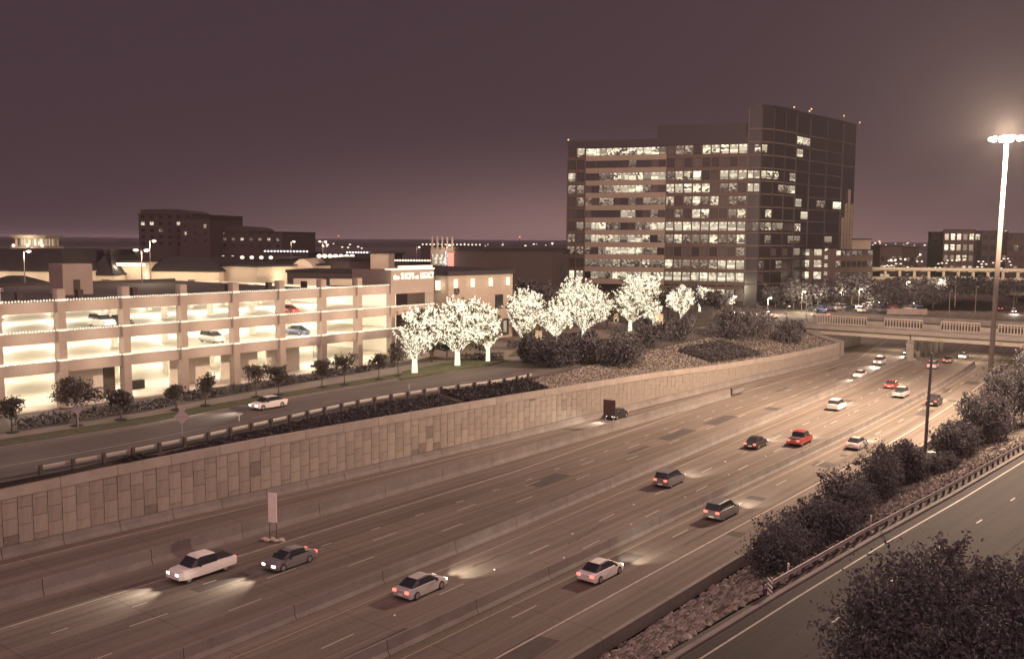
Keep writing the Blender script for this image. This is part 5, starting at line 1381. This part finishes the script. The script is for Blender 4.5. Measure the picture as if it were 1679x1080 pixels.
block('office_block', 'plain brown section of the right-hand office behind the mast', (1610, 410), (1634, 410), 380, 7.0, 40, M_brown, ['.b', '..', '..', '..', '..'], 2.4, 1.0, zfirst=11.5, dz=4.6)
block('office_block', 'right-hand office part with slim lit windows beyond the mast', (1634, 410), (1652, 412), 381, 7.0, 40, M_glassd, ['l.', 'd.', '.d', '..', 'l.'], 2.4, 1.0, zfirst=11.5, dz=4.6)
block('office_block', 'greyish office end at the frame edge', (1652, 414), (1700, 416), 384, 7.0, 40, M_grid, ['ggdgg', 'gdggg', 'ggggd', 'gdggg', 'gggdg'], 2.4, 1.0, zfirst=11.5, dz=4.6)
# long low parking structure with lit decks
pk = thing('parking_deck', 'long low parking structure with bright deck edges and lamps on top', 'parking garage', (AT(1435, 380).x, 380, 7.0))
A, B = AT(1432, 382), AT(1700, 372)
for k, (z0, z1, m) in enumerate(((8.6, 9.8, M_tan), (12.4, 13.6, M_tan), (16.4, 17.4, M_tan))):
    MB().wbox(A, B, 0.4, z0, z1).build('parapet', m, pk); MB().wbox(A, B, 40, z0 - .4, z0 - .05, 0.41).build('slab', M_pave, pk)
for k in range(12): q = A + (B - A) * (k / 11); MB().box((q.x, q.y + 1.2, 11.5), (0.4, 0.4, 4.6)).build('column', M_tan, pk)
for k in range(10):
    q = A + (B - A) * ((k + .5) / 10)
    for z in (12.0, 15.8): lamp('deck_light', Vector((q.x, q.y + 5, z)) - pk.location, 900, (1, .8, .52), .4, pk); MB().box((q.x, q.y + 4, z + .15), (1.2, 0.2, 0.08)).build('deck_lamp', M_lamp, pk)
    lamp('deck_light', Vector((q.x, q.y - 5, 16)) - pk.location, 900, (1, .8, .52), .4, pk)
g = random.Random(11)
for k in range(30):
    px = g.uniform(1440, 1660); Y = g.uniform(383, 415)
    street_lamp('small deck lamp glowing on the long low parking structure', px, g.uniform(424, 440), Y, 16.2, size=0.5, group='lamps on the parking structure', double=g.random() < .5)
for k, (px, py, Y) in enumerate(((1410, 395, 500), (1442, 396, 520), (1472, 407, 520), (1504, 407, 560), (1532, 405, 600), (1648, 380, 430), (1669, 387, 430))):
    q = AT(px, Y, 7); zz = ZFOR(py, q.x, Y) - 7
    r = thing('signal_mast', 'thin mast with a reddish warning light ' + ('right above the low tan bright block', 'just right of the tower wing foot', 'above the few-windowed low block', 'above the grey low block', 'left of the right-hand mid-rise office', 'above the right-hand office beside the mast', 'above the greyish office end')[k], 'mast', q, 0, 'masts with reddish warning lights')
    MB().tube([(0, 0, 0), (0, 0, zz)], [0.15, 0.08], 6).build('pole', M_darkpole, r, local=True); MB().ball((0, 0, zz), 0.6, 8, 5).build('beacon', M_amber if k % 2 else M_red, r, local=True)
# dots of street lights over the plain
g = random.Random(21)
for k in range(46):
    px = g.uniform(465, 600) if k < 22 else (g.uniform(700, 930) if k < 34 else g.uniform(1420, 1540))
    py = g.uniform(399, 408) if k < 22 else g.uniform(398, 403)
    Y = g.uniform(600, 900) if k < 22 else g.uniform(700, 1300)
    where = 'above the mall roofs left of the garage sign' if k < 22 else ('between the cinema-like facade and the office tower' if k < 34 else 'between the mid-rise blocks right of the tower')
    street_lamp('tiny distant street lamp ' + where, px, py, Y, 7.0, size=g.uniform(0.7, 1.1), group='distant street lamps ' + where, double=False)
for px, Y, ht in ((555, 1900, 60), (852, 1500, 45)):
    q = AT(px, Y, 7); r = thing('radio_mast', 'faint lattice mast with a red light on the horizon, %s' % ('left of the garage sign' if px < 700 else 'above the dark brown box building'), 'mast', q)
    zz = ZFOR(387 if px < 700 else 389, q.x, Y) - 7
    MB().tube([(0, 0, 0), (0, 0, zz)], [1.2, 0.5], 4).build('lattice', M_darkpole, r, local=True); MB().ball((0, 0, zz), 1.5, 8, 5).build('beacon', M_red, r, local=True)

# dark trees beyond the bridge and around the tower foot
g = random.Random(31)
rows = [(1180, 300, 268, 8), (1305, 300, 285, 11), (1335, 290, 282, 10), (1368, 300, 290, 12), (1400, 310, 300, 13), (1432, 320, 305, 14), (1462, 330, 315, 12), (1492, 345, 330, 14), (1520, 340, 335, 12), (1548, 345, 335, 12), (1580, 345, 340, 13), (1610, 345, 340, 14), (1640, 340, 330, 13), (1672, 340, 330, 14), (1450, 300, 290, 9), (1484, 300, 290, 7), (1535, 310, 300, 7), (1275, 300, 292, 8)]
names = ('beside the tower entrance', 'below the tall lit windows', 'below the stair block', 'left of the dark mid-rise foot', 'in front of the dark mid-rise', 'right of the dark mid-rise', 'at the left end of the parking structure', 'below the parking structure, left of the slim post', 'behind the left slim post', 'between the two slim posts', 'behind the right slim post', 'beyond the tan posts', 'behind the high mast', 'at the frame edge beyond the ramp', 'low in front near the frontage trail', 'low near the panel parapet', 'low beside the dark wedge', 'at the foot of the curved wing')
for i, ((px, _, Y, h), nm) in enumerate(zip(rows, names)):
    dark_tree('dark rounded tree ' + nm, AT(px, Y, 6.6), min(h, 8.6) if px > 1400 else h * 0.85, min(h, 9.5) * 1.15, 1700, 800 + i, 'dark trees beyond the bridge', 0.5)
for i, (px, Y, h, nm) in enumerate(((860, 262, 9, 'in front of the dark brown box building'), (890, 255, 9, 'left of the link block'), (820, 270, 7, 'above the beige building roof'), (40, 250, 9, 'below the rooftop lantern'), (300, 300, 10, 'behind the long low mall wing'), (1400, 420, 20, 'tall and tan-lit beside the tower wing'))):
    dark_tree('dark tree ' + nm, AT(px, Y, 7.0), h, h * 1.1, 1500, 840 + i, None, 0.45, mat=M_foliage if px != 1400 else M_foliage2)
# pale panel parapet and dark wedge beyond the bridge
pw = thing('panel_parapet', 'pale concrete parapet of eight panels behind the bridge railing', 'wall', G(1490, 517, 7))
a, b = AT(1460, 268), AT(1526, 268); za, zb = ZFOR(518, a.x, 268), ZFOR(506, a.x, 268)
for k in range(8): MB().wbox(a + (b - a) * (k / 8), a + (b - a) * ((k + .97) / 8), 0.35, 6.9, zb).build('panel', M_coping, pw)
r = thing('raised_ramp', 'short raised concrete ramp with a curved end beyond the mast', 'ramp', (AT(1650, 330).x, 330, 0))
a, b = AT(1643, 330), AT(1720, 326); z0 = ZFOR(478, a.x, 330)
MB().wbox(a, b, 8, z0 - 1.1, z0).build('deck', M_coping, r); MB().tube([(a.x - 1.2, a.y, 3), (a.x - 1.1, a.y, z0 - 2), (a.x - 0.4, a.y, z0 - .9), (a.x + 1, a.y, z0 - .5)], 0.55, 8).build('end_column', M_coping, r)

# ------------------------------------------------------------------ vehicles
def loft(mb, secs):
    # secs: (y, half width bottom, half width top, z bottom, z top) along the car
    k0 = len(mb.v)
    for y, wb, wt, zb, zt in secs:
        zm = (zb + zt) / 2
        mb.v += [(-wb, y, zb), (-max(wb, wt), y, zb + (zt - zb) * .45), (-wt, y, zt - .03), (-wt + .06, y, zt), (wt - .06, y, zt), (wt, y, zt - .03), (max(wb, wt), y, zb + (zt - zb) * .45), (wb, y, zb)]
    n = 8
    for i in range(len(secs) - 1):
        for j in range(n): mb.f.append((k0 + i * n + j, k0 + i * n + (j + 1) % n, k0 + (i + 1) * n + (j + 1) % n, k0 + (i + 1) * n + j))
    mb.f.append(tuple(k0 + j for j in range(n))); mb.f.append(tuple(k0 + (len(secs) - 1) * n + j for j in range(n))[::-1])
    return mb
def make_car(kind):
    r = thing('car', 'car', 'car', (0, 0, 0))
    W = 0.9
    if kind == 'sedan':
        body = [(-2.3, .74, .7, .35, .78), (-2.15, .86, .8, .24, .88), (-1.3, W, .84, .2, .95), (0, W, .85, .18, .95), (1.0, W, .84, .2, .92), (1.9, .88, .78, .22, .8), (2.25, .78, .66, .3, .66)]
        cab = [(-1.75, .72, .66, .93, .95), (-1.0, .78, .62, .94, 1.4), (0.1, .78, .62, .94, 1.44), (0.55, .78, .64, .94, 1.34), (1.25, .76, .7, .9, .93)]
        roof = [(-1.0, .6, .5, 1.385, 1.42), (0.1, .6, .5, 1.43, 1.46), (0.5, .6, .5, 1.335, 1.37)]; ht, hh, tt = 2.2, .58, .74; wz = (-1.4, 1.42)
    elif kind == 'suv':
        body = [(-2.35, .84, .8, .4, 1.05), (-2.2, .92, .86, .3, 1.1), (-1.2, .95, .88, .26, 1.12), (0, .95, .88, .25, 1.1), (1.0, .95, .88, .26, 1.08), (1.95, .92, .84, .28, 1.0), (2.35, .82, .76, .36, .8)]
        cab = [(-2.2, .82, .74, 1.08, 1.12), (-1.9, .84, .72, 1.1, 1.7), (0.2, .84, .72, 1.1, 1.76), (0.65, .84, .72, 1.08, 1.62), (1.3, .82, .76, 1.05, 1.08)]
        roof = [(-1.95, .7, .6, 1.69, 1.74), (0.2, .7, .6, 1.75, 1.79), (0.6, .7, .6, 1.62, 1.67)]; ht, hh, tt = 2.3, .74, .95; wz = (-1.45, 1.48)
    else:
        body = [(-2.8, .9, .86, .5, 1.0), (-2.7, .95, .9, .4, 1.05), (-1.0, .97, .9, .36, 1.1), (0, .97, .9, .34, 1.1), (1.2, .97, .9, .36, 1.12), (2.2, .95, .86, .38, 1.06), (2.65, .86, .8, .45, .9)]
        cab = [(-0.95, .84, .76, 1.08, 1.12), (-0.85, .86, .74, 1.1, 1.75), (0.5, .86, .74, 1.1, 1.8), (0.9, .86, .74, 1.1, 1.7), (1.5, .84, .8, 1.08, 1.1)]
        roof = [(-0.85, .72, .62, 1.74, 1.79), (0.5, .72, .62, 1.79, 1.84), (0.85, .72, .62, 1.7, 1.75)]; ht, hh, tt = 2.6, .82, .9; wz = (-1.7, 1.75)
    loft(MB(), body).build('body', CARCOL[0], r, smooth=False, local=True)
    loft(MB(), cab).build('windows', M_carglass, r, local=True)
    loft(MB(), roof).build('roof', CARCOL[0], r, local=True)
    if kind == 'pickup': MB().box((0, -1.85, 1.13), (0.72, 0.8, 0.02)).build('bed', M_black, r, local=True)
    for sx in (-1, 1):
        for y in wz:
            tr = MB().tube([(sx * .68, y, .33), (sx * .9, y, .33)], .33, 14).build('wheel', M_black, r, local=True)
            MB().tube([(sx * .895, y, .33), (sx * .925, y, .33)], .2, 10).build('rim', M_rim, tr, local=True)
        MB().box((sx * .58, ht, hh), (.19, .06, .09)).build('headlight', M_head, r, local=True, bevel=0.02)
        MB().box((sx * .62, -ht - (.09 if kind != 'pickup' else .2), tt), (.17, .06, .1)).build('taillight', M_tail, r, local=True, bevel=0.02)
        MB().box((sx * 1.0, 0.75, .98 if kind == 'sedan' else 1.18), (.09, .06, .07)).build('mirror', M_black, r, local=True)
    MB().box((0, -ht - .1, .5), (.26, .02, .07)).build('number_plate', M_white, r, local=True)
    return r
PROTO = {k: make_car(k) for k in ('sedan', 'suv', 'pickup')}
used_proto = set()
def car(kind, paint, label, loc, head, beam=1.0):
    r = copy_tree(PROTO[kind], loc, head, 1.0, label)
    r['group'] = 'cars on the freeway and frontage road'
    for c in r.children:
        if c.name.split('.')[0] in ('body', 'roof'): c.material_slots[0].link = 'OBJECT'; c.material_slots[0].material = CARCOL[paint]
    if beam:
        for sx in (-1, 1):
            l = bpy.data.objects.new('headlight_beam', bpy.data.lights.new('headlight_beam', 'SPOT')); COL.objects.link(l)
            l.data.energy = 3000 * beam; l.data.spot_size = math.radians(64); l.data.spot_blend = 1.0; l.data.color = (1.0, .86, .68); l.data.shadow_soft_size = .12
            l.parent = r; l.location = (sx * .55, 2.85, .75); l.rotation_euler = (math.radians(90), 0, 0)
    return r
AWAY, TOW = -T, math.pi - T                    # the car's +y is its front
def heading(f, s): return math.atan2(f(s + 3) - f(s - 3), 6.0)
cars = [
    # departing traffic, express lanes then right carriageway: kind, paint, px, py, label
    ('sedan', 0, 690, 965, AWAY, 'silver saloon with red tail lamps in the nearest express lane'),
    ('suv', 4, 1098, 790, AWAY, 'grey estate-like car in the express lanes right of the saloon'),
    ('sedan', 2, 1240, 729, AWAY, 'black saloon in the express lanes below the brown sign'),
    ('suv', 1, 1372, 668, AWAY, 'white sport utility car in the express lanes halfway to the bridge'),
    ('sedan', 3, 1462, 633, AWAY, 'red saloon in the express lanes near the pier'),
    ('pickup', 3, 1312, 724, AWAY, 'red pickup hugging the concrete barrier on the right carriageway'),
    ('sedan', 1, 985, 940, AWAY, 'white saloon nearest the lens on the right carriageway'),
    ('suv', 4, 1184, 842, AWAY, 'grey sport utility car ahead of the white saloon'),
    ('sedan', 0, 1405, 730, AWAY, 'silver saloon level with the airy shrub'),
    ('suv', 2, 1532, 661, AWAY, 'black sport utility car between the dark pole and the mast'),
    ('sedan', 4, 1555, 592, AWAY, 'grey saloon about to pass under the bridge'),
    ('sedan', 1, 1580, 585, AWAY, 'white saloon under the bridge edge'),
    # oncoming traffic
    ('sedan', 2, 1011, 682, TOW, 'dark saloon with bright headlamps in the ramp lane by the brown sign'),
    ('pickup', 1, 330, 937, TOW, 'white oncoming pickup with bright headlamps in the lane beside the sandbagged sign'),
    ('sedan', 4, 475, 921, TOW, 'grey oncoming saloon with bright headlamps right of the white pickup'),
    ('suv', 0, 1442, 595, TOW, 'silver oncoming car with glaring headlamps before the bridge'),
    ('sedan', 1, 1410, 616, TOW, 'white oncoming saloon nearer than the silver one'),
    ('sedan', 4, 1490, 579, TOW, 'oncoming car emerging from under the bridge'),
]
for kind, paint, px, py, hd, lb in cars:
    p = G(px, py, 0.25); s, d = sd(p.x, p.y)
    base_f = B1 if d > 45 else EDGER
    car(kind, paint, lb, P(s, d, 0.012), hd + (heading(base_f, s)), 1.0)
p = G(440, 668, 6.6); car('sedan', 1, 'white saloon with bright headlamps on the frontage road by the garage', (p.x, p.y, HL(70) + .02), TOW)
p = G(408, 674, 6.6)
p = G(1205, 523, 7.05); car('suv', 3, 'red car crossing on the street left of the bridge', (p.x, p.y, 7.03), math.pi / 2 - T - math.pi, 0)
p = G(1255, 519, 7.05); car('sedan', 1, 'white car crossing on the street left of the bridge', (p.x, p.y, 7.03), math.pi / 2 - T, 0.6)
p = G(1345, 519, 7.05); car('sedan', 0, 'silver car just entering the bridge deck', (p.x, p.y, 7.03), math.pi / 2 - T, 0.6)
p = G(1440, 497, 7.05); car('sedan', 1, 'white car with headlamps on the frontage road beyond the bridge', (p.x, p.y, 7.05), TOW - 0.1, 1.0)
p = G(1475, 490, 7.05); car('suv', 4, 'grey car with headlamps further along the frontage road beyond the bridge', (p.x, p.y, 7.05), TOW - 0.1, 1.0)
p = G(1662, 512, 0.2); car('suv', 1, 'white car on the freeway bend beyond the bridge', (p.x, p.y, 0.02), TOW + 0.25, 1.5)
g = random.Random(77)
k = 0
for row, Yr in enumerate((276, 284, 293)):
    for j in range(11):
        px = 1336 + j * 15.5 + row * 6 + g.uniform(-2, 2)
        if g.random() < 0.18: continue
        q = AT(px, Yr + g.uniform(-1, 1), 7.0)
        kn = g.choice(('sedan', 'suv', 'pickup')); pc = g.randrange(6)
        r = copy_tree(PROTO[kn], (q.x, q.y, 7.02), math.radians(20) + g.choice((0, math.pi)), 1.0, 'parked car in the %s row of the car park beyond the bridge' % ('near', 'middle', 'far')[row])
        r['group'] = 'cars parked beyond the bridge, %s row' % ('near', 'middle', 'far')[row]; r.name = 'parked_car'
        for c in r.children:
            nm = c.name.split('.')[0]
            if nm in ('body', 'roof'): c.material_slots[0].link = 'OBJECT'; c.material_slots[0].material = CARCOL[pc]
            if nm in ('headlight', 'taillight'): c.material_slots[0].link = 'OBJECT'; c.material_slots[0].material = M_rim if nm == 'headlight' else CARCOL[3]
for (s_, lev, kn, pc, lb) in ((52, 1, 'sedan', 4, 'grey car parked on the first deck of the garage at the frame edge'), (67.5, 2, 'suv', 1, 'white car parked on the second deck of the garage'), (70.2, 2, 'sedan', 2, 'black car parked on the second deck next to the white one'), (85, 1, 'suv', 0, 'silver car parked on the first deck in the middle of the garage'), (99.5, 2, 'sedan', 3, 'red car parked on the second deck near the sign end'), (101.5, 1, 'sedan', 5, 'blue car parked on the first deck near the sign end'), (65, 3, 'sedan', 1, 'white car parked on the garage roof deck')):
    z = {1: STR[0] - 1.01, 2: STR[1] - 1.01, 3: STR[2] - 1.01}[lev]
    r = copy_tree(PROTO[kn], P(s_, GD + (12.5 if lev < 3 else 40), z), -T - math.pi / 2, 1.0, lb); r.name = 'parked_car'; r['group'] = 'cars parked in the garage'
    for c in r.children:
        nm = c.name.split('.')[0]
        if nm in ('body', 'roof'): c.material_slots[0].link = 'OBJECT'; c.material_slots[0].material = CARCOL[pc]
        if nm in ('headlight', 'taillight'): c.material_slots[0].link = 'OBJECT'; c.material_slots[0].material = M_rim if nm == 'headlight' else CARCOL[3]
for px, ph, Y, lb in ((1318, 478, 272, 'first glowing lot lamp right of the tower foot'), (1345, 474, 281, 'second glowing lot lamp, above the parked cars'), (1378, 476, 290, 'glowing lot lamp in front of the dark mid-rise'), (1412, 474, 291, 'glowing lot lamp at the middle of the parked cars'), (1446, 470, 298, 'glowing lot lamp at the right end of the parked cars'), (1262, 488, 262, 'glowing lamp at the tower forecourt corner'), (1204, 486, 268, 'glowing lamp before the tower entrance'), (1490, 462, 320, 'glowing lamp among the dark trees under the parking structure'), (1542, 458, 330, 'glowing lamp between the slim posts')):
    street_lamp(lb, px, ph, Y, 7.0, power=8000 if px < 1330 else 4000, size=0.42)
# the prototypes become the last three cars, standing further along the bend
for kname, px, py, lb in (('sedan', 1640, 507, 'silver saloon on the freeway bend beyond the bridge'), ('suv', 1530, 602, 'silver sport utility car beside the bridge pier'), ('pickup', 1478, 648, 'silver pickup beside the express barrier before the bridge')):
    r = PROTO[kname]; p = G(px, py, 0.2); s, d = sd(p.x, p.y)
    r.location = P(s, d, 0.012); r.rotation_euler = (0, 0, AWAY + heading(EDGER, s)); r['label'] = lb; r['group'] = 'cars on the freeway and frontage road'
